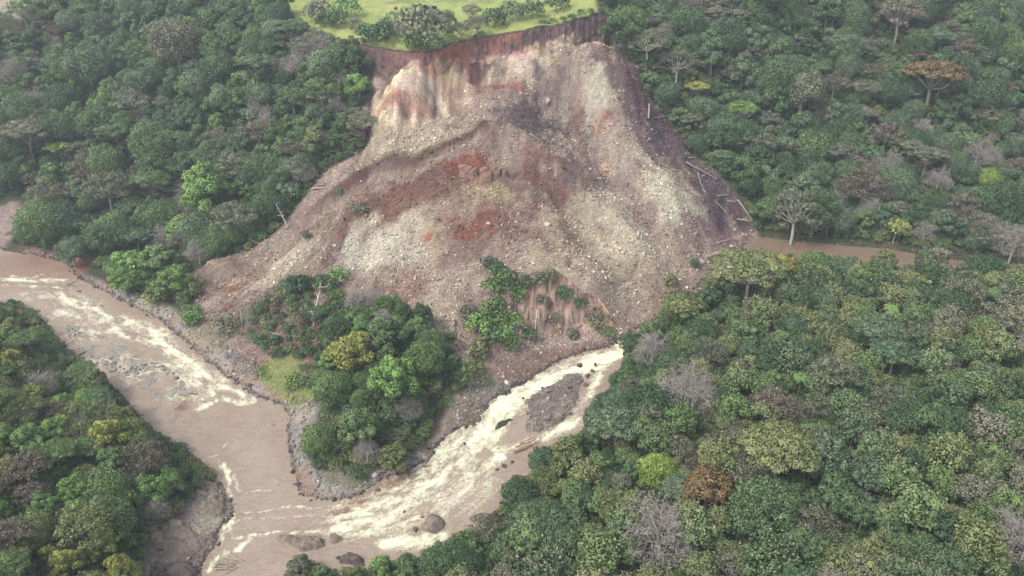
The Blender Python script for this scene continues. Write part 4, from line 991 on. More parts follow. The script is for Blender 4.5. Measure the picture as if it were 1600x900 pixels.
        for i in range(18):
            a = i * 2.39996; e = rng.uniform(.15, 1.1) if i > 5 else rng.uniform(.9, 1.4); L_ = rng.uniform(3.6, 4.6)
            tt = np.linspace(.12, 1, 13); rr = L_ * tt * math.cos(e * .6); zz = h + L_ * (tt * math.sin(e) - tt * tt * .85)
            mid_ = np.stack([np.cos(a) * rr, np.sin(a) * rr, zz], 1); sd = np.array([-math.sin(a), math.cos(a), 0])
            for sgn in (-1, 1):
                w_ = .95 * np.sin(np.clip(tt * 1.05, 0, 1) * math.pi) ** .6
                p0 = mid_[:-1]; p1 = mid_[1:] * .55 + mid_[:-1] * .45; o_ = (sgn * sd * w_[:-1, None] + (mid_[1:] - mid_[:-1]) * .6 - np.array([0, 0, .25]))
                Q.append(np.stack([p0, p1, p1 + o_, p0 + o_ * .96], 1)); T.append(rng.uniform(.3, .8, len(p0)))
        tube(V, F, [(0, 0, -1), (.15, 0, h * .5), (0, 0, h)], [.22, .17, .16], 6)
    elif kind == 'bare':                                       # leafless: limbs, branches, a haze of fine twigs
        rad = rng.uniform(5.5, 7.0); h = rng.uniform(4.5, 5.5); TV, TF = [], []
        top = np.array([.2, .1, h]); tube(V, F, [(0, 0, -1), (.1, 0, h * .5), top], [.45, .36, .3], 6)
        def nrm(v): return v / (np.linalg.norm(v) + 1e-9)
        for i in range(8):
            a = i * 2.39996; el = rng.uniform(.5, 1.25) if i else 1.45; d = np.array([math.cos(a) * math.cos(el), math.sin(a) * math.cos(el), math.sin(el)])
            L1 = rad * rng.uniform(.65, .85); p1 = top + d * L1; pm = top + d * L1 * .5 + rng.normal(0, .25, 3); tube(V, F, [top, pm, p1], [.22, .15, .09], 4)
            for j in range(6):
                s0 = pm if j < 2 else p1; d2 = nrm(d * .7 + rng.normal(size=3) * .6 + np.array([0, 0, .12])); L2 = rad * rng.uniform(.28, .5); p2 = s0 + d2 * L2; tube(TV, TF, [s0, s0 + d2 * L2 * .5 + rng.normal(0, .12, 3), p2], [.1, .075, .05], 3)
                for k_ in range(5):
                    s1 = s0 + (p2 - s0) * rng.uniform(.4, 1); d3 = nrm(d2 + rng.normal(size=3) * .75); L3 = rad * rng.uniform(.13, .26); p3 = s1 + d3 * L3; tube(TV, TF, [s1, p3], [.055, .03], 3)
                    for l_ in range(4):
                        s2_ = s1 + (p3 - s1) * rng.uniform(.3, 1); d4 = nrm(d3 + rng.normal(size=3) * .9); tube(TV, TF, [s2_, s2_ + d4 * rng.uniform(.5, 1.1)], [.038, .02], 3)
        TW = []
        for i in range(2600):
            d = rng.normal(size=3); d[2] = abs(d[2]) + .05; d = nrm(d); q0 = top + np.array([0, 0, -.4]) + d * np.array([1, 1, .86]) * rad * rng.uniform(.62, 1.0); e = nrm(d * .8 + rng.normal(size=3) * .7); sd = nrm(np.cross(e, rng.normal(size=3))); L_ = rng.uniform(.5, 1.25)
            TW.append([q0 - sd * .035, q0 + sd * .035, q0 + e * L_ + sd * .012, q0 + e * L_ - sd * .012])
        b0 = len(TV); TV += [v for q in TW for v in q]; TF += [(b0 + 4 * i, b0 + 4 * i + 1, b0 + 4 * i + 2, b0 + 4 * i + 3) for i in range(len(TW))]
        return (np.array(TV), np.array(TF), {}), (np.array(V), np.array(F)), rad * 1.05, h + rad * .6
    if B: c3 = pack(Q, T, B)
    else: c3 = pack(Q, T)
    return c3, (np.array(V), np.array(F)), rad, h
VAR = {'dense': 4, 'lumpy': 4, 'umbrella': 2, 'tipped': 4, 'sparse': 3, 'bush': 4, 'palm': 1, 'bare': 3}
PROTO = {}
_rt = np.random.default_rng(5)
for kd, nv in VAR.items():
    for i in range(nv):
        (cv, cf, cc_), (tv, tf), rad, hh = tree_mesh(kd, _rt)
        co = mesh_np(kd + '_crown', cv, cf, TWIG if kd == 'bare' else LM['mid green'], cols=cc_); to = mesh_np('tree_trunk', tv, tf, TWIG if kd == 'bare' else BARK, smooth_=True)
        cm, tm = co.data, to.data
        if _NR and sum(len(a) for a in _NR) == len(cm.polygons):
            cm.polygons.foreach_set('use_smooth', np.ones(len(cm.polygons), bool)); cm.normals_split_custom_set(np.repeat(np.concatenate(_NR), 4, axis=0).tolist())
        bpy.data.objects.remove(co); bpy.data.objects.remove(to)
        PROTO[kd, i] = (cm, tm, rad, hh)
KNAME = {'dense': 'broadleaf_tree', 'lumpy': 'broadleaf_tree', 'umbrella': 'umbrella_tree', 'tipped': 'pale_tipped_tree', 'sparse': 'sparse_tree', 'bush': 'shrub', 'palm': 'palm_tree', 'bare': 'bare_tree'}
def set_mat(o, m):
    o.material_slots[0].link = 'OBJECT'; o.material_slots[0].material = m
def leaf_for(kd, hue):
    if kd == 'bare': return TWIG
    return LM['tip ' + hue] if kd == 'tipped' else LM[hue]
def add_tree(kd, var, hue, loc, sc, rz, label=None, cat='tree', group=None, name=None, bark=None):
    cm, tm, rad, hh = PROTO[kd, var]
    e = empty(name or KNAME[kd], loc, rz, 1.0); e.scale = sc if hasattr(sc, '__len__') else (sc, sc, sc)
    c = bpy.data.objects.new('crown', cm); COL.objects.link(c); c.parent = e; set_mat(c, leaf_for(kd, hue))
    t = bpy.data.objects.new('trunk', tm); COL.objects.link(t); t.parent = e
    if bark: set_mat(t, bark)
    tag(e, label, cat, group)
    return e
# ------------------------------------------------------------------ where the forest stands
def hexpts(sp, seed, x0=GX0 + 4, x1=GX1 - 4, y0=GY0 + 4, y1=GY1 - 4):
    rr = np.random.default_rng(seed); a = np.arange(x0, x1, sp); b_ = np.arange(y0, y1, sp * .87)
    A, B = np.meshgrid(a, b_); A = A + (np.arange(len(b_)) % 2)[:, None] * sp / 2
    return (A + rr.uniform(-.36, .36, A.shape) * sp).ravel(), (B + rr.uniform(-.36, .36, A.shape) * sp).ravel()
near_l = np.array([wpt(a, b) for a, b in right_bank_px[-17:]])
hill_px = [(496, 520), (540, 470), (600, 478), (660, 500), (690, 530), (715, 570), (728, 600), (700, 630), (672, 660), (660, 690), (628, 742), (560, 752), (486, 738), (474, 692), (510, 650), (496, 600)]
hill_w = WP(hill_px)
scrub_px = [(385, 500), (440, 455), (480, 440), (540, 440), (520, 500), (500, 560), (505, 620), (470, 600), (430, 560), (395, 540)]
scrub_w = WP(scrub_px)
bush_px = [(150, 412), (200, 408), (270, 420), (310, 440), (306, 480), (260, 470), (200, 455), (160, 430)]
bush_w = WP(bush_px)
CAMP = np.array([0, 0, CAM_H])
def region(x, y):
    """0 none, 1 left slope, 2 right slope, 3 near right, 4 near left, 5 hill, 6 scrub, 7 low bushes"""
    z = HF(x, y); px, py, d = project(np.stack([x, y, z], 1))
    r = np.zeros(len(x), int)
    bare = (g(soil, x, y) > .4) | (g(pas_d, x, y) > .3) | (g(sd_r, x, y) < np.where(((x < -40) & (y < 215)) | ((x > 25) & (y > 232)), 1.4, 2.6)) | (g(sd_p, x, y) < 2.5) | (g(gw, x, y) > .5) | (g(sh, x, y) > .5)
    for a_, b_, q_ in ((-6, 356, 40), (14, 2, 26)):          # bare earth at the left edge
        c_ = at(a_, b_); bare |= np.hypot(x - c_[0], (y - c_[1]) * .8) < q_ * slant(c_) / FPX
    hill = inside(x, y, hill_w); scr = inside(x, y, scrub_w) & ~hill; lb = inside(x, y, bush_w)
    yl = np.interp(x, river_poly[:24, 0], river_poly[:24, 1])
    far = (y > np.interp(x, [-400, -95, -60, 60, 95, 130, 400], [240, 240, 300, 300, 300, 303, 303]))
    pond_y = np.interp(x, pond_poly[:10, 0], pond_poly[:10, 1])
    up_l = (x < 0) & far & (y > yl + 4); up_r = (x > 0) & (y > np.where(x > pond_poly[0, 0], pond_y, 300) + 2)
    r[up_l & ~bare] = 1; r[up_r & ~bare] = 2
    rb = wpt(640, 890)
    nr = (x > -30) & ~up_r & ~hill; r[nr & ~bare & (r == 0)] = 3
    nl = (x <= -30) & ~up_l & ~hill & (py > 455) & (px < 345); r[nl & ~bare] = 4; bt = (x > -62) & (x < -22) & (py > 868) & (g(sd_r, x, y) > .3); r[bt] = 3
    r[(r == 3) & (px < 960) & (py < 560)] = 0
    mid_ = (px > 350) & (px < 760) & (py > 400) & (py < 760) & (x < 10) ; r[mid_ & (r > 0) & (r < 5)] = 0
    between = (px > 100) & (px < 400) & (py > 404) & (py < 640) & (y > yl); r[between & (r == 1)] = 0
    r[scr] = 6; r[lb] = 7; r[hill & (g(sd_r, x, y) > 2.5)] = 5
    return r
rr = np.random.default_rng(3)
x1, y1 = hexpts(7.0, 21); r1 = region(x1, y1); k_ = np.isin(r1, (1, 2, 4, 5)); x1, y1, r1 = x1[k_], y1[k_], r1[k_]
x2, y2 = hexpts(5.3, 22); r2 = region(x2, y2); k_ = r2 == 3; x2, y2, r2 = x2[k_], y2[k_], r2[k_]
x3, y3 = hexpts(4.0, 23); r3 = region(x3, y3); k_ = (r3 == 7) | ((r3 == 6) & (rr.uniform(0, 1, len(x3)) < .5)); x3, y3, r3 = x3[k_], y3[k_], r3[k_]
tx = np.concatenate([x1, x2, x3]); ty = np.concatenate([y1, y2, y3]); trg = np.concatenate([r1, r2, r3]); tz = HF(tx, ty)
_vx, _vy, _ = project(np.stack([tx, ty, tz + 13.0], 1))
lim = np.where(trg == 3, np.interp(_vx, [1095, 1130, 1185, 1240, 1300, 1345, 1400, 1440, 1500, 1600, 1700], [440, 405, 382, 383, 386, 387, 387, 384, 388, 398, 400]), -999)
lim = lim + np.where(trg == 3, 9 * fbm(_vx * .03, _vx * 0, 99, 3), 0)
lim = np.where((trg == 1) & (_vx > 440) & (_vx < 580), np.interp(_vx, [440, 470, 510, 575], [22, 52, 66, 80]), lim)
canopy_r = [(1060, 462), (1005, 494), (962, 536), (956, 566), (928, 612), (896, 656), (856, 690), (842, 704), (828, 724), (792, 738), (774, 766), (754, 782), (720, 804), (698, 826), (690, 848), (662, 862), (628, 868), (600, 872), (580, 890), (570, 905), (520, 905), (505, 868), (470, 866), (448, 876), (440, 960), (1750, 1300), (1750, 380), (1300, 380), (1120, 400)]
canopy_l = [(-150, 440), (0, 456), (50, 472), (84, 502), (110, 540), (128, 548), (168, 592), (216, 640), (258, 690), (304, 738), (332, 772), (332, 790), (300, 808), (262, 812), (232, 826), (218, 880), (212, 960), (-200, 1300), (-400, 900)]
_cx, _cy, _cd = project(np.stack([tx, ty, tz + 7.5], 1)); _rp = 3.6 * FPX / _cd
_k = _vy > lim
_k &= ~((trg == 3) & ~(inside(_cx - _rp * .9, _cy, canopy_r) & inside(_cx, _cy - _rp, canopy_r)))
_k &= ~((trg == 4) & ~(inside(_cx + _rp * .9, _cy, canopy_l) & inside(_cx, _cy - _rp * .8, canopy_l)))
_k &= ~((trg == 4) & (sdf(tx, ty, mead) < 2))
for _px, _py, _r in ((0, 358, 44), (14, 2, 34)):
    _c = at(_px, _py); _k &= np.hypot(tx - _c[0], (ty - _c[1]) * .8) > _r * slant(_c) / FPX
tx, ty, tz, trg = tx[_k], ty[_k], tz[_k], trg[_k]
nmap = fbm(tx * .022, ty * .022, 201, 3); nmap2 = fbm(tx * .05 + 40, ty * .05, 202, 2)
MIX = {  # region: (kind, hue, weight)
 1: [('dense', 'dark green', 14), ('dense', 'bluish green', 12), ('dense', 'mid green', 10), ('lumpy', 'dark green', 12), ('lumpy', 'bluish green', 12), ('lumpy', 'mid green', 14), ('lumpy', 'olive green', 4), ('umbrella', 'bluish green', 1.5), ('umbrella', 'mid green', 1.5), ('sparse', 'grey-green', 7), ('sparse', 'mid green', 5), ('lumpy', 'bright green', 2.2), ('bare', 'grey', 2.2), ('sparse', 'dull brown', 2)],
 2: [('dense', 'dark green', 14), ('dense', 'bluish green', 14), ('dense', 'mid green', 6), ('lumpy', 'dark green', 14), ('lumpy', 'bluish green', 12), ('lumpy', 'mid green', 7), ('umbrella', 'bluish green', 2), ('umbrella', 'grey-green', 1.5), ('sparse', 'grey-green', 12), ('sparse', 'dull brown', 4), ('lumpy', 'olive green', 2), ('bare', 'grey', 4), ('lumpy', 'bright green', 1)],
 3: [('tipped', 'mid green', 36), ('tipped', 'dark green', 26), ('tipped', 'olive green', 20), ('tipped', 'grey-green', 9), ('lumpy', 'dark green', 9), ('lumpy', 'mid green', 7), ('dense', 'dark green', 5), ('lumpy', 'olive green', 5), ('sparse', 'grey-green', 5), ('umbrella', 'bluish green', 2), ('sparse', 'dull brown', 2.4), ('bare', 'grey', 1.4)],
 4: [('lumpy', 'mid green', 20), ('lumpy', 'olive green', 26), ('lumpy', 'bright green', 20), ('lumpy', 'yellow-green', 20), ('dense', 'mid green', 12), ('dense', 'olive green', 6), ('umbrella', 'bright green', 6), ('umbrella', 'mid green', 5), ('sparse', 'olive green', 8), ('sparse', 'dull brown', 5), ('bare', 'grey', 4)],
 5: [('lumpy', 'mid green', 26), ('lumpy', 'bright green', 12), ('dense', 'mid green', 20), ('dense', 'dark green', 8), ('lumpy', 'olive green', 8), ('sparse', 'grey-green', 5), ('lumpy', 'dark green', 8), ('bare', 'grey', 3)],
 6: [('bush', 'dark green', 3), ('bush', 'grey-green', 6), ('bush', 'dull brown', 4), ('bush', 'olive green', 3)],
 7: [('bush', 'bright green', 6), ('bush', 'mid green', 4), ('bush', 'olive green', 2)],
}
TREES = []     # kind, variant, hue, x, y, z, scale, rot, region
for i in range(len(tx)):
    M = MIX[trg[i]]; w = np.array([m[2] for m in M], float)
    for j, m in enumerate(M):                         # patches of one kind and tone
        ph = (hash((m[0], m[1])) % 7) if False else (len(m[0]) * 3 + len(m[1]) * 5 + j)
        w[j] *= math.exp(2.6 * math.sin(ph * 1.7 + nmap[i] * 14) * .5)
    if trg[i] == 3:
        px_, py_, _ = project(np.array([[tx[i], ty[i], tz[i] + 9]])); edge = float(smooth(190, 30, px_[0] - np.interp(py_[0], [430, 560, 640, 740, 860, 900], [1060, 960, 930, 830, 660, 600])))
        for j, m in enumerate(M): w[j] *= (1 - .85 * edge) if m[0] == 'tipped' else (1 + 1.5 * edge)
    m = M[rr.choice(len(M), p=w / w.sum())]
    base = {1: .98, 2: 1.0, 3: .80 if m[0] != 'tipped' else 1.0, 4: .72, 5: .72, 6: .85, 7: 1.25}[trg[i]]
    s = base * float(np.clip(math.exp(rr.normal(-.02, .27)), .52, 1.65))
    if m[0] == 'bare': s *= .8
    TREES.append([m[0], int(rr.integers(0, VAR[m[0]])), m[1], tx[i], ty[i], tz[i], s, rr.uniform(0, 6.28), int(trg[i])])

# ------------------------------------------------------------------ trees and shrubs that stand out singly
def crown_at(px, py, hc):
    """foot of a tree whose crown centre (hc above its foot) shows at a pixel"""
    if inside(np.array([px]), np.array([py]), [(800, 484), (820, 446), (862, 430), (908, 462), (956, 498), (960, 526), (866, 550), (800, 545)])[0]: return at_bluff(px, py + 4) - np.array([0, 0, .3])
    p = at(px, py, hc); return np.array([p[0], p[1], HF(p[0], p[1])])
SPECIAL = []
def special(kd, var, hue, px, py, wpx, label, group=None, name=None, zs=1.0, bark=None, cat='tree'):
    cm, tm, rad, hh = PROTO[kd, var]
    s = 1.0
    for _ in range(4):
        p = crown_at(px, py, hh * s * zs); s = wpx * slant(p + np.array([0, 0, hh * s])) / FPX / (2 * rad)
    SPECIAL.append((p, rad * s, .45 if kd == 'umbrella' else .8, hh * s * zs))
    e = add_tree(kd, var, hue, (p[0], p[1], p[2]), (s, s, s * zs), rr.uniform(0, 6.28), label, cat, group, name, bark); return e
G_ = 'single trees that stand out of the forest'
special('dense', 1, 'lime green', 1028, 736, 60, 'lime green bushy tree beside the large orange-brown tree', G_)
special('lumpy', 0, 'rust brown', 1108, 762, 96, 'large orange-brown tree between the lime tree and the dark round tree', G_)
special('umbrella', 0, 'olive green', 1218, 700, 118, 'olive flat-topped tree on a pale bare trunk, tallest in the near forest', G_, zs=1.15, bark=PALEBARK)
special('bare', 0, 'grey', 1035, 825, 120, 'wide grey leafless tree in front of the orange-brown tree', G_)
special('bare', 1, 'grey', 1078, 602, 96, 'pale grey leafless tree above the torrent, right of its upper end', G_)
special('bare', 2, 'grey', 1020, 540, 66, 'thin grey leafless tree on the bank where the torrent appears', G_)
special('sparse', 0, 'grey-green', 1110, 545, 60, 'pinkish grey thin-crowned tree behind the pale leafless tree', G_)
special('bare', 0, 'grey', 1612, 836, 90, 'leafless brownish tree cut by the photo edge at lower right', G_)
special('umbrella', 1, 'olive green', 1172, 418, 124, 'broad flat olive crown leaning over the slide toe by the pond', G_, zs=.9)
special('umbrella', 0, 'olive green', 1066, 476, 74, 'olive flat crown at the right foot of the debris', G_, zs=.9)
special('lumpy', 1, 'yellow', 1224, 411, 40, 'yellow flowering tree beside the brown pond', G_)
special('dense', 2, 'dark green', 810, 772, 58, 'dark green round tree at the water, left of its olive twin', G_)
special('dense', 3, 'olive green', 848, 756, 54, 'olive green round tree touching a dark round one by the torrent', G_)
special('dense', 0, 'mid green', 1196, 800, 106, 'large dense green tree right of the orange-brown tree', G_)
special('lumpy', 2, 'olive green', 885, 712, 64, 'olive spreading tree on the bank below the gravel island', G_)
special('palm', 0, 'bright green', 1252, 588, 34, 'palm tree rising alone from the near forest', G_)
special('palm', 0, 'bright green', 1393, 482, 30, 'smaller palm tree in the forest below the pond', G_)
special('umbrella', 1, 'bluish green', 1375, 515, 82, 'grey-green flat crown in the middle of the near forest', G_)
special('umbrella', 0, 'bluish green', 1400, 552, 70, 'dark layered flat crown just below a grey-green flat crown', G_)
special('dense', 2, 'lime green', 1544, 279, 34, 'lime green tree alone on the forested slope above the pond', G_)
special('umbrella', 0, 'rust brown', 1460, 116, 82, 'rusty orange flat-crowned tree high on the slope at right', G_)
special('sparse', 1, 'dull brown', 1408, 14, 62, 'reddish brown thin-crowned tree at the top of the right slope', G_)
special('umbrella', 1, 'bright green', 1160, 172, 52, 'green flat-topped tree on a tall trunk right of the slide', G_, zs=1.2, bark=PALEBARK)
special('umbrella', 0, 'yellow-green', 1090, 138, 38, 'yellow-green small tree at the slide edge, level with the broken trunk', G_, zs=1.1)
special('dense', 1, 'grey-green', 1255, 142, 64, 'round grey-green tree standing clear on the right slope', G_, zs=1.05, bark=PALEBARK)
special('sparse', 2, 'grey-green', 1012, 62, 60, 'tall pale-trunked tree at the top right corner of the slide', G_, zs=.95, bark=PALEBARK)
special('sparse', 0, 'grey-green', 1060, 92, 60, 'tall thin tree with forked pale trunk beside the slide top', G_, zs=.95, bark=PALEBARK)
special('sparse', 1, 'grey-green', 1246, 318, 74, 'tall grey thin-crowned tree on the far bank of the pond', G_, zs=1.2, bark=PALEBARK)
special('bare', 1, 'grey', 1468, 276, 40, 'small leafless grey tree on the slope left of the lime tree', G_)
special('bare', 2, 'grey', 1588, 372, 60, 'spreading pale leafless tree at the right end of the pond bank', G_)
special('lumpy', 0, 'yellow-green', 1402, 352, 42, 'yellowish tree on the pond bank', G_)
special('sparse', 2, 'dull brown', 1306, 124, 40, 'pinkish brown thin tree behind the round grey-green tree', G_)
special('lumpy', 1, 'lime green', 116, 132, 24, 'small lime green crown high on the left slope', G_)
special('umbrella', 1, 'lime green', 92, 230, 40, 'flat lime green crown on the left slope below a smaller lime crown', G_)
special('dense', 3, 'bluish green', 138, 106, 62, 'big round bluish tree on the upper left slope', G_)
special('dense', 2, 'grey-green', 275, 68, 74, 'broad pale grey-green crown near the top of the left slope', G_)
special('umbrella', 0, 'grey-green', 40, 205, 70, 'flat grey-green tree with visible limbs at the left edge', G_)
special('bare', 0, 'grey', 524, 162, 34, 'grey leafless tree at the left margin of the slide scarp', G_)
special('sparse', 1, 'grey-green', 165, 285, 66, 'wide grey-green tree with bare limbs showing, lower left slope', G_)
special('dense', 0, 'dark green', 418, 322, 50, 'dark green tree leaning over the left edge of the debris', G_)
special('bare', 1, 'grey', 308, 388, 40, 'white leafless tree behind the low bright bushes', G_, name='bare_tree')
special('dense', 1, 'bluish green', 112, 392, 42, 'dark round bush on the point where the river enters', G_)
for (px, py, w_, kd, v_, hu, lb) in [(468, 884, 44, 'lumpy', 2, 'grey-green', 'grey-green tree at the bottom edge, farthest out into the confluence'), (498, 890, 36, 'lumpy', 0, 'mid green', 'green tree at the bottom edge left of the half hidden rock'), (545, 898, 34, 'lumpy', 1, 'olive green', 'low olive tree in front of the half hidden rock'), (596, 884, 40, 'lumpy', 3, 'bright green', 'bright green tree at the bottom edge right of the half hidden rock'), (640, 884, 50, 'lumpy', 2, 'mid green', 'green tree at the bottom edge below the boulders')]:
    special(kd, v_, hu, px, py, w_, lb, 'trees along the bottom bank', zs=.9)
special('lumpy', 2, 'mid green', 1016, 516, 44, 'green tree hiding the upper torrent, left of the olive flat crown', G_)
special('dense', 3, 'dark green', 988, 538, 40, 'dark green tree on the bank where the torrent emerges', G_)
special('dense', 1, 'mid green', 1046, 498, 42, 'green tree just below the olive flat crown at the debris foot', G_)
special('lumpy', 0, 'dark green', 1104, 462, 46, 'dark green tree between the two olive flat crowns', G_)
special('lumpy', 1, 'dark green', 962, 42, 52, 'dark green tree hanging over the right end of the head cliff', G_)
special('lumpy', 3, 'dark green', 556, 92, 44, 'dark green tree clinging to the left end of the head cliff', G_)
special('lumpy', 3, 'bright green', 320, 290, 76, 'large pale-leaved green tree low on the left slope', G_)
for (px, py, w_, kd, v_, hu, lb) in [
    (200, 405, 58, 'lumpy', 0, 'bright green', 'bright green low tree nearest the red soil by the river'), (250, 398, 60, 'lumpy', 1, 'mid green', 'green low tree in front of the white leafless tree'), (192, 434, 46, 'lumpy', 2, 'bright green', 'bright green bush closest to the cobble bank'), (262, 436, 54, 'lumpy', 3, 'bright green', 'bright green bush between two others, beside the debris toe'), (242, 462, 42, 'bush', 0, 'olive green', 'olive bush hanging over the cobble bank'), (298, 486, 34, 'bush', 1, 'mid green', 'green bush at the tip of the debris toe')]:
    special(kd, v_, hu, px, py, w_, lb, 'low bushes by the river bend', name='shrub' if kd == 'bush' else 'low_tree', cat='bush', zs=.7)
# middle hill
for (px, py, w_, kd, v_, hu, lb) in [
    (545, 540, 78, 'lumpy', 0, 'yellow-green', 'yellowish green lumpy tree at the upper left of the wooded hill'), (610, 585, 84, 'lumpy', 1, 'bright green', 'bright green crown in the middle of the wooded hill'), (520, 610, 60, 'dense', 1, 'mid green', 'green round tree at the left side of the wooded hill'), (600, 520, 66, 'lumpy', 3, 'mid green', 'green tree at the top of the wooded hill'), (665, 560, 64, 'dense', 2, 'mid green', 'round green tree at the right shoulder of the wooded hill'), (560, 660, 72, 'lumpy', 2, 'mid green', 'broad green tree at the front of the wooded hill'), (640, 635, 46, 'bare', 0, 'grey', 'pale leafless tree at the right foot of the wooded hill'), (572, 700, 50, 'bare', 2, 'grey', 'pale leafless tree at the front foot of the wooded hill'), (500, 690, 56, 'dense', 3, 'mid green', 'green tree over the gravel at the left tip of the hill'), (615, 712, 50, 'lumpy', 2, 'olive green', 'olive tree over the torrent at the hill foot'), (558, 462, 44, 'bare', 1, 'grey', 'grey leafless tree behind the wooded hill top')]:
    special(kd, v_, hu, px, py, w_, lb, 'trees on the hill below the slide', zs=.95)
GB = 'shrubs standing on the landslide debris'
for (px, py, w_, v_, hu, lb) in [
    (778, 424, 34, 0, 'dark green', 'dark shrub at the upper end of the shrub line on the debris'), (790, 448, 36, 1, 'dark green', 'dark shrub halfway down the shrub line on the debris'), (808, 462, 34, 2, 'bright green', 'bright shrub beside the top of the eroded red face'), (776, 474, 32, 3, 'mid green', 'green shrub at the left edge of the eroded face'), (748, 504, 46, 0, 'bright green', 'bright bush left of the eroded face, over the tangled branches'), (800, 506, 40, 1, 'bright green', 'bright bush on the left rim of the eroded face'), (800, 540, 34, 2, 'mid green', 'low green bush at the left foot of the eroded face'), (842, 440, 28, 3, 'grey-green', 'grey-green shrub on the top rim of the eroded face'), (880, 464, 30, 0, 'dark green', 'dark shrub at the right top of the eroded face'), (932, 506, 40, 1, 'grey-green', 'grey-green shrub at the right of the eroded face'), (848, 468, 24, 2, 'grey-green', 'small grey shrub clinging within the eroded face'),
    (764, 410, 30, 3, 'grey-green', 'grey-green shrub at the top end of the shrub line'), (792, 432, 34, 2, 'mid green', 'green shrub second from the top in the shrub line'), (770, 448, 34, 0, 'mid green', 'green shrub on the left side of the shrub line'), (818, 446, 34, 1, 'dark green', 'dark shrub where the shrub line meets the eroded face'), (760, 490, 38, 2, 'mid green', 'green bush just above the bright bush left of the face'), (784, 498, 40, 3, 'mid green', 'green bush between two bright bushes left of the face'), (730, 492, 36, 1, 'grey-green', 'grey-green bush at the left end above the tangle'), (766, 528, 40, 3, 'mid green', 'green bush below the bright bush left of the face'), (786, 520, 38, 1, 'bright green', 'bright bush at the left foot of the face'), (748, 548, 36, 0, 'olive green', 'olive bush at the bottom of the bush strip'), (722, 590, 40, 2, 'mid green', 'green bush at the lower right edge of the wooded hill'), (742, 575, 34, 3, 'olive green', 'olive bush between the wooded hill and the gravel'),
    (868, 500, 22, 0, 'grey-green', 'small grey shrub in the middle of the eroded bluff'), (908, 474, 26, 1, 'dark green', 'dark shrub on the right rim of the eroded bluff'), (858, 434, 26, 2, 'olive green', 'olive shrub on the crown of the bluff rim'), (896, 524, 22, 3, 'grey-green', 'grey shrub low on the right of the bluff'), (826, 524, 26, 0, 'mid green', 'green shrub low on the left of the bluff'), (950, 522, 26, 1, 'mid green', 'green shrub at the right foot of the bluff'),
    (1086, 412, 18, 0, 'dark green', 'small dark shrub near the pale boulder by the slide toe'), (1048, 438, 26, 3, 'olive green', 'olive shrub at the right foot of the debris'), (560, 327, 30, 1, 'grey-green', 'larger grey-green shrub on the upper debris'), (530, 302, 14, 2, 'mid green', 'small green shrub uppermost on the left debris'), (478, 368, 20, 3, 'grey-green', 'low grey shrub on the left debris lobe'), (460, 446, 40, 0, 'dark green', 'dark shrub at the left of the scrub on the debris toe'), (528, 432, 36, 1, 'bright green', 'bright green shrub above the leaning pale snag'), (512, 446, 42, 2, 'dark green', 'dark leafy clump beside the leaning pale snag'), (356, 508, 40, 1, 'grey-green', 'grey-green shrub beside the river reeds'), (300, 498, 30, 3, 'bright green', 'bright bush beside the pale debris toe'), (460, 596, 34, 2, 'bright green', 'bright green bush beside the reeds'), (880, 30, 12, 0, 'mid green', 'tiny green bush on the cliff edge')]:
    special('bush', v_, hu, px, py, w_, lb, GB, cat='shrub')
GP = 'trees and bushes on the pasture'
special('bush', 1, 'grey-green', 660, 44, 92, 'large round grey-crowned tree on the pasture edge', GP, name='pasture_tree')
for (px, py, w_, kd, v_, hu, lb) in [
    (645, 66, 40, 'bush', 0, 'mid green', 'green bush under the left of the large round pasture tree'), (672, 68, 40, 'bush', 1, 'bright green', 'green bush under the right of the large round pasture tree'), (600, 50, 48, 'bush', 2, 'dark green', 'dark tree left of the large round pasture tree'), (575, 52, 36, 'bush', 0, 'dark green', 'dark tree at the cliff edge, left end of the pasture trees'), (618, 36, 43, 'bush', 3, 'bright green', 'yellowish green tree behind the dark pasture tree'), (694, 32, 38, 'bush', 0, 'dark green', 'dark tree just right of the large round pasture tree'), (720, 44, 36, 'sparse', 0, 'grey-green', 'thin grey-green tree in the middle of the pasture tree line'), (745, 36, 38, 'sparse', 1, 'grey-green', 'thin tall grey tree in the pasture tree line'), (772, 28, 40, 'bush', 3, 'dark green', 'dark tree toward the right end of the pasture line'), (800, 18, 43, 'bush', 1, 'bluish green', 'bluish tree at the right end of the pasture line'), (832, 14, 38, 'bush', 2, 'mid green', 'green tree near the top right of the pasture'), (870, 6, 40, 'bush', 1, 'dark green', 'dark tree at the top of the pasture'), (738, 14, 30, 'sparse', 2, 'dull brown', 'pale brownish tree behind the pasture line'), (702, 52, 16, 'bush', 2, 'bright green', 'little bright bush right of the large pasture tree'),
    (495, 18, 43, 'bush', 2, 'grey-green', 'grey round tree on the left pasture'), (524, 30, 36, 'bush', 0, 'dark green', 'dark tree in the left pasture clump'), (540, 12, 43, 'bush', 1, 'bright green', 'bright tree at the top of the left pasture'), (506, 32, 26, 'bush', 3, 'dark green', 'dark bush below the grey round pasture tree'), (556, 40, 28, 'bush', 1, 'grey-green', 'greyish bush between the two pasture clumps')]:
    special(kd, v_, hu, px, py, w_, lb, GP, cat='tree' if 'tree' in lb else 'bush', name='pasture_tree' if 'tree' in lb else 'shrub')

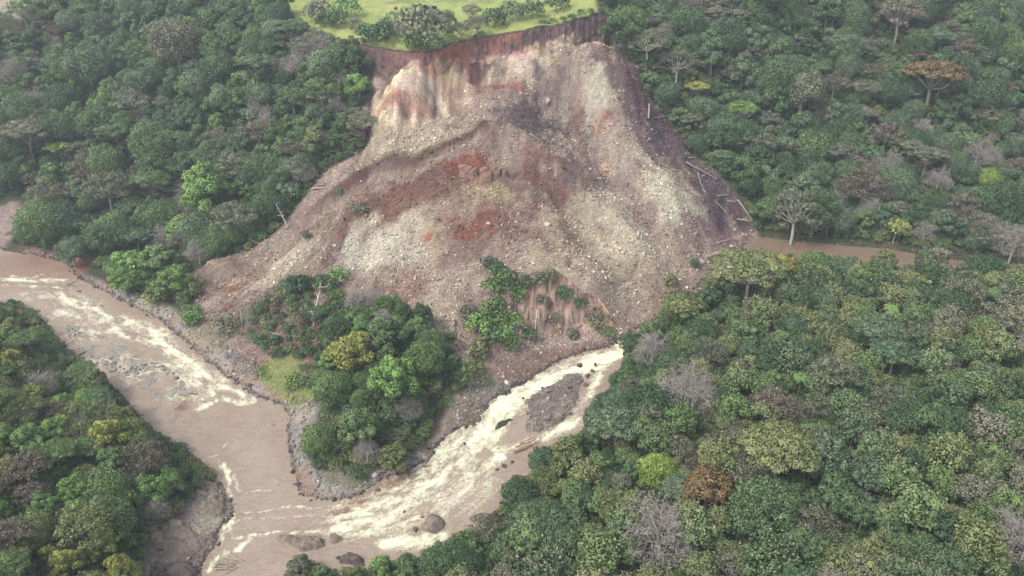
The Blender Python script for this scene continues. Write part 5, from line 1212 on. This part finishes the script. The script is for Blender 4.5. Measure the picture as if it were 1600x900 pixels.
# trees right under a special crown make way for it
sp = np.array([[p[0], p[1], r_ * f_] for p, r_, f_, h_ in SPECIAL]); _q = np.array([[p[0], p[1], p[2] + h_] for p, r_, f_, h_ in SPECIAL]); sx_, sy_, sd_ = project(_q); sr = np.array([r_ for p, r_, f_, h_ in SPECIAL]) * FPX / sd_
def clear(t):
    d = np.hypot(sp[:, 0] - t[3], sp[:, 1] - t[4])
    if not (d > sp[:, 2]).all(): return False
    rad, hh = PROTO[t[0], t[1]][2:]; a_, b_, c_ = project(np.array([[t[3], t[4], t[5] + hh * t[6]]])); rp_ = rad * t[6] * FPX / c_[0]
    cover = (c_[0] < sd_ + 1) & (np.hypot(sx_ - a_[0], sy_ - b_[0]) < sr * .75 + rp_ * .6)
    return not cover.any()
TREES = [t for t in TREES if clear(t)]
def fits(t):
    """the crown keeps clear of the open water and rock beyond the wood"""
    if t[8] not in (3, 4): return True
    rad, hh = PROTO[t[0], t[1]][2:]; a_, b_, c_ = project(np.array([[t[3], t[4], t[5] + hh * t[6]]])); r_ = rad * t[6] * FPX / c_[0] * .9
    if t[8] == 3: return bool(inside(a_ - r_, b_, canopy_r)[0] and inside(a_, b_ - r_, canopy_r)[0])
    return bool(inside(a_ + r_, b_, canopy_l)[0] and inside(a_, b_ - r_ * .9, canopy_l)[0])
_T = []
for t in TREES:
    if not fits(t): t[6] *= .68
    if not fits(t): t[6] *= .72
    if fits(t): _T.append(t)
TREES = _T

# ------------------------------------------------------------------ the largest trees singly, the rest as one forest
def crown_c(t):
    return (t[3], t[4], t[5] + PROTO[t[0], t[1]][3] * t[6])
cc_ = np.array([crown_c(t) for t in TREES]); ppx, ppy, dep = project(cc_)
size = np.array([PROTO[t[0], t[1]][2] * t[6] for t in TREES]) / dep * FPX
vis = (ppx > -10) & (ppx < 1610) & (ppy > -5) & (ppy < 905)
# what stands in front of a crown hides it
hid = np.zeros(len(TREES), bool)
for i in range(len(TREES)):
    if not vis[i]: continue
    m = (dep < dep[i] - 2) & (np.hypot(ppx - ppx[i], ppy - ppy[i]) < size * .62)
    hid[i] = m.sum() >= 1 and (np.hypot(ppx - ppx[i], ppy - ppy[i] + 0)[m] + size[i] * .5 < size[m] * 1.0).any()
LIMIT = {'broadleaf_tree': 270, 'pale_tipped_tree': 270, 'umbrella_tree': 60, 'sparse_tree': 70, 'bare_tree': 40, 'shrub': 90}
single = np.zeros(len(TREES), bool); cnt = {}
for i in np.argsort(-size):
    nm = KNAME[TREES[i][0]]
    if vis[i] and not hid[i] and cnt.get(nm, 0) < LIMIT[nm]:
        single[i] = True; cnt[nm] = cnt.get(nm, 0) + 1
WORDS = {'dense': 'round-crowned tree', 'lumpy': 'lumpy-crowned tree', 'umbrella': 'flat-topped tree', 'tipped': 'cream-tipped tree', 'sparse': 'thin-crowned tree', 'bare': 'leafless tree', 'bush': 'bush'}
ANCH = [(640, 880, "at the bottom by the confluence"), (740, 850, "on the bank below the torrent boulders"), (880, 800, "behind the round pair by the torrent"), (860, 880, "at the bottom below the round pair"), (950, 640, 'on the bank opposite the gravel island'), (930, 740, 'just left of the lime tree'), (980, 700, 'just above the lime tree'),
    (1020, 590, 'beside the bare tree above the torrent'), (1120, 640, 'below the pale leafless tree'), (1100, 490, 'at the right foot of the debris'), (1200, 470, 'below the yellow flowering tree'), (1300, 420, 'at the near edge of the brown pond'), (1450, 440, 'below the far end of the pond'), (1560, 450, "at the right edge by the pond"), (1240, 560, 'around the palm'), (1150, 560, 'left of the palm'), (1340, 580, 'right of the palm'), (1480, 540, "right of the flat crowns"), (1580, 560, "at the right edge, halfway up"),
    (1260, 650, 'above the tall flat-topped tree'), (1140, 700, 'left of the tall flat-topped tree'), (1320, 700, 'right of the tall flat-topped tree'), (1420, 660, 'in the middle of the near forest'), (1540, 680, "at the right edge of the wood"), (1130, 860, "below right of the wide grey leafless tree"), (980, 860, "below left of the wide grey leafless tree"), (1300, 800, 'right of the large dense green tree'), (1240, 880, "below the large dense tree"), (1400, 780, 'in the lower near forest'), (1380, 870, 'at the bottom edge of the near forest'), (1520, 790, 'left of the brownish leafless tree'), (1540, 880, 'in the bottom right corner'),
    (40, 500, "at the left edge by the river"), (100, 560, 'beside the small meadow'), (40, 640, 'at the left edge below the meadow'), (160, 640, 'on the near bank beside the cobble bar'), (130, 720, "amid the lower left wood"), (240, 700, 'over the calm river bend'), (280, 780, 'above the rock shelf'), (180, 800, 'behind the rock shelf'), (60, 780, "at the left edge, lower wood"), (140, 870, "at the bottom beside the rocks"), (40, 870, 'in the bottom left corner'),
    (540, 520, "on the wooded hill, upper left"), (640, 520, 'on the crest of the wooded hill'), (700, 580, 'on the right of the wooded hill'), (520, 680, 'at the front of the wooded hill'), (620, 660, 'above the torrent on the wooded hill'), (420, 510, 'among the scrub at the debris toe'), (230, 430, 'in the bushes by the river bend'),
    (60, 340, 'beside the grey bare slope'), (160, 350, 'at the foot of the left slope'), (280, 340, 'low on the left slope'), (380, 330, 'by the left edge of the debris'), (60, 240, 'near the flat lime crown'), (200, 230, 'halfway up the left slope'), (340, 220, 'in the middle of the left slope'), (460, 220, 'on the left slope beside the slide'), (80, 60, 'in the top left corner'), (220, 90, 'high on the left slope'), (380, 90, 'below the left pasture'), (500, 110, 'under the left pasture edge'), (340, 10, 'at the top of the left slope'),
    (1020, 40, "at the slide's top right corner"), (1110, 180, "at the slide's right margin"), (1180, 290, "beside the slide's lower right margin"), (1240, 340, 'above the slide end of the pond'), (1400, 340, 'above the pond bank'), (1560, 340, 'at the right edge above the pond'), (1280, 240, 'halfway up the right slope'), (1440, 230, 'on the slope below the rusty tree'), (1560, 220, "above the lone lime tree"), (1200, 80, 'high on the right slope'), (1360, 80, 'left of the rusty tree'), (1540, 60, 'in the top right corner')]
an = np.array([(a, b) for a, b, c in ANCH], float)
lab = {}
for i in np.nonzero(single)[0]:
    t = TREES[i]; j = int(np.argmin(np.hypot(an[:, 0] - ppx[i], an[:, 1] - ppy[i])))
    hue = '' if t[0] == 'bare' else t[2] + ' '
    lab.setdefault((hue if t[0] != 'bare' else 'grey ', WORDS[t[0]], ANCH[j][2]), []).append(i)
ORD = ['leftmost', 'second from left', 'third from left', 'fourth from left', 'fifth from left', 'sixth from left', 'seventh from left', 'eighth from left']
LABEL = {}
for (hu, wd_, ph), ids in lab.items():
    if len(ids) == 1: LABEL[ids[0]] = '%s%s %s' % (hu, wd_, ph); continue
    rows = [ids] if len(ids) <= 5 else None
    if rows is None:
        s_ = sorted(ids, key=lambda i: ppy[i]); h2 = (len(s_) + 1) // 2; rows = [s_[:h2], s_[h2:]]
    for ri, row in enumerate(rows):
        row = sorted(row, key=lambda i: ppx[i])
        for q, i in enumerate(row):
            o_ = (ORD[q] if q < len(row) - 1 or len(row) == 1 else 'rightmost') if q < 8 else 'one of the last'
            rw_ = '' if len(rows) == 1 else ('upper ' if ri == 0 else 'lower ')
            if len(row) == 1: LABEL[i] = '%s%s %s, %srow' % (hu, wd_, ph, rw_)
            else: LABEL[i] = '%s%s %s, %s%s' % (hu, wd_, ph, rw_, o_)
GRP = {'broadleaf_tree': 'leafy trees of the forest', 'pale_tipped_tree': 'cream-tipped trees of the near forest', 'umbrella_tree': 'flat-topped trees of the forest', 'sparse_tree': 'thin-crowned trees of the forest', 'bare_tree': 'leafless trees of the forest', 'shrub': 'bushes of the valley floor'}
for i in np.nonzero(single)[0]:
    t = TREES[i]; nm = KNAME[t[0]]
    add_tree(t[0], t[1], t[2], (t[3], t[4], t[5]), t[6], t[7], LABEL[i], 'bush' if t[0] == 'bush' else 'tree', GRP[nm])
combos = sorted({(t[0], t[1], t[2]) for t in TREES})
fcol = proto_coll('forest_shapes'); cidx = {}
for n_, (kd, v_, hu) in enumerate(combos):
    cm, tm, rad, hh = PROTO[kd, v_]
    # crown and trunk joined for the mass
    me = cm.copy(); me.name = 'forest_tree'
    o = bpy.data.objects.new('forest_tree.%03d' % n_, me); me.materials.clear(); me.materials.append(leaf_for(kd, hu)); fcol.objects.link(o); cidx[kd, v_, hu] = n_
rest = [t for t, s_ in zip(TREES, single) if not s_]
scatter('forest', [t[3:6] for t in rest], [cidx[t[0], t[1], t[2]] for t in rest], [(0, 0, t[7]) for t in rest], [(t[6],) * 3 for t in rest], fcol, 'the rest of the dense green forest on the slopes around the slide')
# ------------------------------------------------------------------ undergrowth between the trees
ucol = proto_coll('undergrowth_shapes')
for n_, (v_, hu) in enumerate([(0, 'dark green'), (1, 'mid green'), (2, 'bluish green'), (3, 'dark green'), (0, 'mid green'), (1, 'olive green'), (2, 'dark green')]):
    me = PROTO['bush', v_][0].copy(); me.materials.clear(); me.materials.append(LM[hu]); o = bpy.data.objects.new('undergrowth_bush.%03d' % n_, me); ucol.objects.link(o)
ux, uy = hexpts(2.7, 31); ur = region(ux, uy)
m = (ur > 0) & ((ur < 6) | (rr.uniform(0, 1, len(ux)) < .35)); ux, uy = ux[m], uy[m]; uz = HF(ux, uy)
m = in_view(ux, uy, uz, 80); ux, uy, uz = ux[m], uy[m], uz[m]; n = len(ux)
s_ = rr.uniform(.5, 1.1, n)
scatter('undergrowth', np.stack([ux, uy, uz], 1), rr.integers(0, 7, n), np.stack([np.zeros(n), np.zeros(n), rr.uniform(0, 6.28, n)], 1), np.stack([s_, s_, s_ * rr.uniform(.8, 1.4, n)], 1), ucol, 'dense green undergrowth filling the ground between the trees')
print('trees', len(TREES), 'single', int(single.sum()), cnt, 'under', n)
# ------------------------------------------------------------------ bedrock, boulders
def stone_mat(name, c, d, e):
    m, nt, b = new_mat(name, .85, .25)
    geo = nd(nt, 'ShaderNodeNewGeometry'); a = noise(nt, geo.outputs['Position'], .9, 5, .65); f_ = noise(nt, geo.outputs['Position'], 4.0, 4, .6)
    c1 = ramp(nt, a, [(.32, c), (.5, d), (.68, e)])
    nt.links.new(mixc(nt, c1, ramp(nt, f_, [(.3, .75), (.7, 1.2)]), 1.0, 'MULTIPLY'), b.inputs['Base Color']); bump(nt, b, f_, 1.0, .35)
    return m
GREYROCK = stone_mat('grey_bedrock', s2a(116, 102, 94, k=.7), s2a(144, 130, 118, k=.7), s2a(166, 154, 138, k=.7))
DARKROCK = stone_mat('wet_dark_rock', s2a(84, 74, 74, k=.6), s2a(112, 100, 98, k=.6), s2a(138, 126, 120, k=.6))
PALEROCK = stone_mat('pale_boulder', s2a(168, 156, 142, k=.75), s2a(196, 186, 170, k=.75), s2a(212, 204, 190, k=.75))
REDROCK = stone_mat('red_rock', s2a(128, 98, 88, k=.75), s2a(150, 118, 104, k=.75), s2a(172, 142, 122, k=.75))
def bedrock(name, px, ztop, steep, label, mat=GREYROCK, cat='rock', rs=.3, seed=1, ground=False, drop=1.6):
    """a low rock with a broken top and steep sides, from its outline on the water"""
    poly = np.array([wpt(a, b) for a, b in px]); c = poly.mean(0); zb = float(wz_f(np.array([c[0]]), np.array([c[1]]))[0])
    lo = poly[:, :2].min(0) - 1; hi = poly[:, :2].max(0) + 1
    A, B = np.meshgrid(np.arange(lo[0], hi[0], rs), np.arange(lo[1], hi[1], rs))
    sd_ = sdf(A, B, poly) + .9 * fbm(A * .5, B * .5, seed, 3)
    ins_ = np.clip(-sd_, 0, None)
    Z = -drop + np.minimum(ins_ * steep, ztop + drop) + smooth(0, 2, ins_) * (fbm(A * .25, B * .25, seed + 3, 4) * 1.5 * ztop + .6 * np.abs(fbm(A * .6 + B * .5, B * .6, seed + 7, 3)) - .25 * smooth(.06, .0, np.abs(fbm(A * .18, B * .3, seed + 9, 2))))
    crack = smooth(.05, .0, np.abs(fbm(A * .16 + .5 * fbm(A * .3, B * .3, seed + 21, 2), B * .22, seed + 20, 3)))
    Z = Z + smooth(0, 1.2, ins_) * (1.0 * fbm(A * .8, B * 1.1, seed + 22, 5) - 1.0 * crack + .7 * np.floor(2.6 * (fbm(A * .2 + B * .1, B * .25, seed + 23, 2) + .5)) - .4)
    if ground: Z = Z + np.maximum(HF(A, B) - zb - .3, -1)
    keep = (sd_[:-1, :-1] < .4) | (sd_[1:, 1:] < .4)
    id_ = np.arange(A.size).reshape(A.shape); q = np.stack([id_[:-1, :-1], id_[:-1, 1:], id_[1:, 1:], id_[1:, :-1]], -1)[keep]
    u, inv = np.unique(q, return_inverse=True); V = np.stack([A.ravel() - c[0], B.ravel() - c[1], Z.ravel()], 1)[u]
    o = mesh_np(name, V, inv.reshape(-1, 4), mat, smooth_=False); o.location = (c[0], c[1], zb)
    return tag(o, label, cat, 'bedrock in the river')
bedrock('rock_island', [(416, 842), (440, 834), (486, 830), (510, 834), (514, 856), (495, 862), (470, 866), (452, 856), (430, 848)], 1.3, 1.6, 'long dark rock island in the brown water at the confluence', GREYROCK, seed=3)
bedrock('rock_island', [(512, 834), (530, 832), (542, 843), (530, 851), (513, 854)], 1.2, 1.8, 'small dark rock touching the right end of the long rock island', GREYROCK, seed=5)
bedrock('rock_island', [(516, 868), (545, 862), (572, 868), (578, 885), (560, 892), (530, 882)], 1.5, 1.6, 'dark rock at the bottom edge, half hidden by the bank trees', DARKROCK, seed=8)
bedrock('rock_shelf', [(290, 770), (318, 745), (346, 752), (361, 785), (358, 806), (340, 820), (300, 816), (270, 818), (262, 800)], .7, 1.2, 'grey rounded bedrock shelf on the near bank by the calm river bend', seed=12, ground=True)
bedrock('rock_shelf', [(236, 826), (280, 818), (342, 824), (346, 846), (330, 852), (318, 866), (290, 872), (250, 872), (228, 860)], .6, 1.2, 'pale cracked bedrock shelf below the rounded one', seed=15, ground=True)
bedrock('rock_shelf', [(222, 880), (300, 876), (318, 890), (310, 925), (230, 930)], 1.0, 1.3, 'purple-brown rock shelf in the bottom corner beside driftwood', DARKROCK, seed=18, ground=True)
BG = 'boulders that stand out singly'
def boulder(px, py, wpx, label, mat=PALEROCK, sq=(1, .8, .7), water=False, n=2, cat='boulder'):
    p = wpt(px, py) if water else at(px, py); s = wpx * slant(p) / FPX
    v, f = rock_shape(R, n, .2, 9, sq); o = mesh_np('boulder', v * s * .5, f, mat); o.location = (p[0], p[1], p[2] + s * .5 * sq[2] * (.25 if water else .45)); o.rotation_euler = (0, 0, R.uniform(0, 6)); return tag(o, label, cat, BG)
boulder(676, 822, 40, 'largest dark boulder in the torrent by the right bank', GREYROCK, (1, .85, .5), True, 3)
boulder(649, 829, 10, 'small dark boulder just left of the largest one in the torrent', DARKROCK, (1, .9, .9), True)
boulder(660, 808, 7, 'tiny dark boulder upstream of the largest torrent boulder', DARKROCK, (1, .9, .8), True)
boulder(632, 800, 6, 'tiny dark rock in the foam left of the torrent boulders', DARKROCK, (1, .7, .6), True)
boulder(648, 727, 12, 'dark boulder at the hill foot beside the torrent', DARKROCK, (1, .8, .7), True)
boulder(592, 766, 9, 'dark boulder by the red eddy below the hill', DARKROCK, (1, .8, .7), True)
boulder(726, 694, 8, 'dark rock breaking the white torrent', DARKROCK, (1, .6, .5), True)
for i_, (px, py, w_) in enumerate([(905, 572, 12), (918, 588, 9), (926, 580, 8), (915, 602, 9), (930, 570, 7)]):
    boulder(px, py, w_, ['dark boulder at the head of the gravel island', 'dark boulder in the side channel below the island head', 'dark boulder nearest the right bank at the island head', 'dark boulder lowest in the side channel', 'dark rock highest in the side channel'][i_], DARKROCK, (1, .8, .8), True)
for i_, (px, py, w_) in enumerate([(788, 728, 10), (800, 722, 8), (777, 734, 8), (838, 702, 12), (828, 712, 9)]):
    boulder(px, py, w_, ['dark boulder in the middle of the row below the red logs', 'dark boulder at the right of the row below the red logs', 'dark boulder at the left of the row below the red logs', 'dark boulder beside the ends of the red logs', 'dark boulder under the red logs'][i_], DARKROCK, (1, .8, .8), True)
boulder(124, 456, 9, 'dark rock in the brown water off the cobble bank', DARKROCK, (1, .6, .5), True)
boulder(160, 478, 6, 'second dark rock off the cobble bank, downstream', DARKROCK, (1, .5, .5), True)
boulder(182, 483, 6, 'third dark rock off the cobble bank, downstream', DARKROCK, (1, .5, .5), True)
boulder(1096, 411, 14, 'pale boulder at the slide toe beside the broad olive crown', PALEROCK, (1, .7, .8))
boulder(945, 268, 11, 'round tan boulder on the right side of the slide', PALEROCK)
boulder(856, 162, 12, 'tall pale boulder high on the slide', PALEROCK, (.6, .6, 1.2))
boulder(616, 367, 13, 'pale boulder on the left middle of the debris', PALEROCK, (1, .8, .5))
boulder(764, 351, 10, 'pale boulder on the red patch in mid slide', PALEROCK)
boulder(856, 352, 14, 'pale flat boulder right of the red patch', PALEROCK, (1, .7, .5))
boulder(970, 522, 9, 'white boulder at the torrent head, right foot of debris', PALEROCK)
boulder(732, 552, 11, 'pale boulder among the tangled branches on the hill', PALEROCK, (.8, .8, 1))
boulder(686, 634, 9, 'pale boulder on the gravel at the hill foot', PALEROCK)
boulder(1143, 386, 8, 'pale boulder beside the log at the pond end', PALEROCK)
boulder(523, 385, 9, 'tan boulder on the left debris lobe', PALEROCK)
boulder(706, 352, 10, 'reddish boulder left of the red patch in mid slide', REDROCK)
# the red block outcrop below the crest
p0 = at(752, 272); oc = empty('rock_outcrop', tuple(p0)); tag(oc, 'outcrop of split red rock blocks in the upper middle of the slide', 'rock outcrop')
for (px, py, w_, h_) in [(727, 266, 20, 20), (742, 272, 12, 22), (757, 273, 17, 27), (774, 269, 15, 24), (787, 272, 9, 16)]:
    p = at(px, py + h_ * .3); sx = w_ * slant(p) / FPX * .5; sz = h_ * slant(p) / FPX * .62
    v = np.array([(x, y, z) for z in (-1, -.1, .7, 1) for (x, y) in ((-1, -1), (-.1, -1.15), (1, -.9), (1, 1), (-1, 1))], float); v[:, :2] *= (1 - .10 * (v[:, 2:3] > .8)); v += R.normal(0, .15, v.shape)
    f = [(k_ * 5 + i, k_ * 5 + (i + 1) % 5, k_ * 5 + 5 + (i + 1) % 5, k_ * 5 + 5 + i) for k_ in range(3) for i in range(5)]
    V = v * np.array([sx, sx * .9, sz]); tp = len(V); V = np.concatenate([V, [[0, 0, sz * 1.03]]]); f += [(15 + i, 15 + (i + 1) % 5, tp, tp) for i in range(5)]
    me = bpy.data.meshes.new('block'); me.from_pydata([tuple(a) for a in V], [], [tuple(dict.fromkeys(q)) for q in f]); me.materials.append(REDROCK)
    o = bpy.data.objects.new('block', me); COL.objects.link(o); o.parent = oc; o.location = tuple(p - p0 + np.array([0, .6, sz * .1])); o.rotation_euler = (R.normal(0, .12) - .2, R.normal(0, .12), R.normal(0, .3))

# ------------------------------------------------------------------ fallen trunks, snags, driftwood
def log(px, r0, label, mat=DEADWOOD, name='fallen_trunk', lift=.3, group='fallen trunks and dead wood', cat='fallen tree', water=False, up=None, twigs=0, r1=None, fork=None, bluff=False):
    pick_ = (lambda *q: at_bluff(*q)) if bluff else (wpt if water else at)
    P = [pick_(*q) + np.array([0, -.2 if bluff else 0, lift]) for q in px]
    if up is not None:                                  # a standing piece: the lowest point is on the ground, the others rise
        b0 = P[0]; P = [b0 + np.array([(q[0] - px[0][0]) * slant(b0) / FPX, u * .15, u]) for q, u in zip(px, up)]
    o0 = P[0]; V, F = [], []
    n = 9; t = np.linspace(0, len(P) - 1, n); Q = [P[int(min(math.floor(k_), len(P) - 2))] * (1 - (k_ - min(math.floor(k_), len(P) - 2))) + P[int(min(math.floor(k_), len(P) - 2)) + 1] * (k_ - min(math.floor(k_), len(P) - 2)) - o0 for k_ in t]
    Q = [q + R.normal(0, r0 * .25, 3) for q in Q]
    tube(V, F, Q, np.linspace(r0, r1 or r0 * .45, n), 7)
    V.append(Q[0]); i0 = len(V) - 1; F += [(i0, (k_ + 1) % 7, k_, k_) for k_ in range(7)]
    e = None
    o = mesh_from(name, V, F, mat, tuple(o0)); tag(o, label, cat, group)
    br = []
    for k_ in range(twigs):
        i = int(R.integers(2, n)); d = R.normal(size=3); d[2] = abs(d[2]) * .8; d /= np.linalg.norm(d); L_ = R.uniform(1.2, 3.2); br.append([Q[i], Q[i] + d * L_ * .5 + R.normal(0, .1, 3), Q[i] + d * L_])
    for fk in (fork or []):
        br.append([pick_(*q) + np.array([0, 0, lift]) - o0 for q in fk])
    for b_ in br:
        V, F = [], []; tube(V, F, b_, np.linspace(r0 * .5, r0 * .18, len(b_)), 5); bo = mesh_from('branch', V, F, mat, (0, 0, 0)); bo.parent = o
    return o
def mesh_from(name, V, F, mat, loc):
    me = bpy.data.meshes.new(name); me.from_pydata([tuple(map(float, v)) for v in V], [], [tuple(dict.fromkeys(f)) for f in F]); me.materials.append(mat)
    me.polygons.foreach_set('use_smooth', np.ones(len(me.polygons), bool))
    o = bpy.data.objects.new(name, me); COL.objects.link(o); o.location = loc; return o
log([(1017, 143), (1049, 139)], .42, 'pale trunk lying level at the right margin of the slide', lift=1.2, twigs=2)
log([(1032, 146), (1062, 186)], .40, 'long pale trunk sloping down into the forest edge right of the slide', lift=.8, twigs=3)
log([(1006, 122), (1029, 140)], .32, 'grey trunk above the level one at the right slide margin', lift=.6, twigs=2)
log([(1036, 150), (1042, 166)], .28, 'short grey trunk hanging below the level one', lift=.5)
log([(1013, 186), (1013, 176), (1014, 162)], .42, 'pale broken stump standing at the right margin of the slide', up=(0, 3, 6.4), name='broken_stump', cat='stump', r1=.34)
log([(955, 84), (976, 66)], .45, 'grey trunk at the top right corner under the head cliff', lift=.6, twigs=3)
log([(1072, 256), (1120, 282)], .42, 'dark long trunk on the right edge halfway down the slide', BARK, lift=.7, twigs=3)
log([(1090, 272), (1098, 298)], .35, 'dark trunk crossing the long one on the right edge', BARK, lift=.7, twigs=2)
log([(1098, 298), (1138, 338)], .40, 'grey long trunk low on the right edge of the slide', BARK, lift=.7, twigs=2)
log([(1152, 314), (1178, 350)], .34, 'grey trunk leaning at the lowest right corner of the slide', lift=.8)
log([(1106, 402), (1160, 391)], .5, 'pale long log at the slide toe where the pond begins', lift=.6, twigs=1)
log([(1120, 381), (1148, 373)], .34, 'thin log on the debris above the pond end', lift=.4)
log([(1040, 364), (1062, 371)], .36, 'short pale log on the right part of the debris', lift=.4)
log([(839, 484), (837, 503), (834, 528)], .32, 'white forked dead tree lying down the eroded face', PALEBARK, lift=.5, bluff=True, fork=[[(837, 503), (845, 515), (854, 526)], [(836, 512), (832, 518), (829, 524)]], name='dead_tree')
log([(889, 484), (893, 506)], .25, 'thin grey trunk on the right of the eroded face', lift=.4, bluff=True)
log([(492, 488), (499, 468), (505, 440)], .55, 'thick pale snag leaning over the scrub at the debris toe', PALEBARK, up=(0, 5, 11), name='dead_snag', cat='dead tree', twigs=4, r1=.16)
log([(491, 512), (490, 488)], .3, 'thin white trunk standing below the thick pale snag', PALEBARK, up=(0, 6.5), name='dead_snag', cat='dead tree', twigs=2)
log([(517, 518), (510, 500)], .28, 'white thin trunk right of the thick pale snag', PALEBARK, up=(0, 5), name='dead_snag', cat='dead tree')
log([(552, 527), (547, 504)], .3, 'pale trunk standing at the edge of the dense wood on the hill', PALEBARK, up=(0, 6), name='dead_snag', cat='dead tree', twigs=2)
log([(379, 512), (379, 490)], .24, 'white slender trunk alone between the scrub and the river', PALEBARK, up=(0, 6), name='dead_snag', cat='dead tree')
log([(452, 360), (436, 316)], .3, 'pale trunk leaning left at the upper left edge of the debris', PALEBARK, up=(0, 11), name='dead_snag', cat='dead tree', twigs=5)
log([(418, 386), (414, 372)], .26, 'short bare trunk at the left edge of the debris', up=(0, 4), name='dead_snag', cat='dead tree')
log([(711, 505), (696, 534)], .5, 'thick grey trunk lying in the gap right of the wooded hill', lift=.9, twigs=2)
log([(704, 528), (729, 557)], .3, 'thin pale trunk crossing below the thick grey one', lift=.8, twigs=3)
log([(716, 530), (738, 545)], .28, 'thin pale trunk ending at the boulder on the hill', lift=.9, twigs=2)
log([(780, 516), (791, 538)], .3, 'brown trunk lying under the bright bush by the eroded face', lift=.9, twigs=2)
log([(466, 538), (495, 534)], .26, 'pale thin trunk lying in the dark hollow of the scrub', lift=.7, twigs=1)
log([(408, 506), (424, 503)], .24, 'pale branch lying in the scrub near the river', lift=.6, twigs=2)
log([(420, 520), (446, 528)], .26, 'tangled dead stem in the middle of the scrub', lift=.6, twigs=3)
log([(425, 545), (440, 520)], .22, 'pale dead stem lying uphill in the scrub', lift=.6, twigs=2)
log([(470, 640), (492, 622)], .26, 'pale trunk lying beside the reeds', lift=.5)
for k_ in range(44):                                  # snapped stems along both margins of the slide
    a_, b__ = [((1000, 110), (1060, 200)), ((1075, 235), (1170, 345)), ((560, 240), (470, 320)), ((440, 370), (340, 415))][k_ % 4]; t_ = R.uniform(); px_ = a_[0] + (b__[0] - a_[0]) * t_ + R.normal(0, 6); py_ = a_[1] + (b__[1] - a_[1]) * t_ + R.normal(0, 5); an_ = R.uniform(-.9, .9) + (0 if k_ % 2 else .6); L_ = R.uniform(5, 17)
    log([(px_ - L_ * math.cos(an_), py_ - L_ * .6 * math.sin(an_)), (px_ + L_ * math.cos(an_), py_ + L_ * .6 * math.sin(an_))], R.uniform(.18, .4), ['snapped grey stem in the tangle on the upper right slide margin', 'snapped grey stem in the tangle on the lower right slide margin', 'snapped grey stem on the upper left slide margin', 'snapped grey stem on the lower left slide margin'][k_ % 4], [BARK, BARK, DEADWOOD][k_ % 3], 'snapped_stem', .4, 'snapped stems along the slide margins', 'dead wood', twigs=int(R.integers(0, 3)))
log([(420, 666), (449, 663)], .42, 'brown log floating against the gravel at the calm bend', DEADWOOD, 'floating_log', .15, water=True, twigs=2)
log([(803, 708), (842, 692)], .38, 'reddish log lowest of three stranded by the right bank', REDLOG, 'stranded_log', .5, water=True)
log([(806, 702), (838, 690)], .32, 'reddish log in the middle of three stranded logs', REDLOG, 'stranded_log', .8, water=True)
log([(812, 697), (836, 686)], .28, 'reddish log uppermost of three stranded logs', REDLOG, 'stranded_log', .9, water=True)
PG = 'driftwood piles'
def pile(px, py, wpx, n, label, mat=DEADWOOD, ang=0.0, spread=.5, r=.16):
    for k_ in range(n):
        a = ang + R.normal(0, spread); L_ = wpx * R.uniform(.25, .5); cx_, cy_ = px + R.normal(0, wpx * .18), py + R.normal(0, wpx * .09)
        log([(cx_ - math.cos(a) * L_, cy_ + math.sin(a) * L_ * .5), (cx_ + math.cos(a) * L_, cy_ - math.sin(a) * L_ * .5)], r * R.uniform(.7, 1.3), label, mat, 'driftwood', .25 + k_ * .12, PG, 'driftwood', True)
pile(298, 614, 34, 7, 'brown driftwood stick in the upper pile on the cobble bar', DEADWOOD, .0, .35)
pile(284, 636, 26, 7, 'brown driftwood stick in the lower pile below the cobble bar', REDLOG, .2, .7)
log([(264, 660), (277, 644)], .16, 'thin stick trailing from the lower driftwood pile', DEADWOOD, 'driftwood', .2, PG, 'driftwood', True)
pile(356, 884, 44, 12, 'driftwood stick in the pile below the rock shelves', DEADWOOD, .3, .8)
pile(108, 446, 34, 7, 'pale driftwood stick stranded where the cobble bank begins', DEADWOOD, .55, .4)
pile(696, 672, 18, 4, 'driftwood stick on the gravel below the hill', DEADWOOD, 1.2, .4)
pile(276, 461, 26, 5, 'pale broken stem beside the debris toe', DEADWOOD, -.7, .4)

# ------------------------------------------------------------------ the air
hz = bpy.data.materials.new('valley_haze'); hz.use_nodes = True; nt = hz.node_tree
nt.nodes.remove(nt.nodes['Principled BSDF']); vol = nt.nodes.new('ShaderNodeVolumePrincipled')
vol.inputs['Color'].default_value = (.80, .88, .94, 1); vol.inputs['Density'].default_value = .00024; vol.inputs['Anisotropy'].default_value = .2
nt.links.new(vol.outputs[0], nt.nodes['Material Output'].inputs['Volume'])
z0, z1, hx = float(min(FZ.min(), -4)) - 1, float(max(FZ.max(), 175)) + 15, float(np.abs(FX).max()) + 60
hy0, hy1 = float(FY.min()) - 60, float(FY.max()) + 60
V = [(x, y, z) for z in (z0, z1) for (x, y) in ((-hx, hy0), (hx, hy0), (hx, hy1), (-hx, hy1))]
F = [(0, 3, 2, 1), (4, 5, 6, 7), (0, 1, 5, 4), (1, 2, 6, 5), (2, 3, 7, 6), (3, 0, 4, 7)]
me = bpy.data.meshes.new('haze'); me.from_pydata(V, [], F); me.materials.append(hz); o = bpy.data.objects.new('haze', me); COL.objects.link(o); tag(o, kind='stuff')
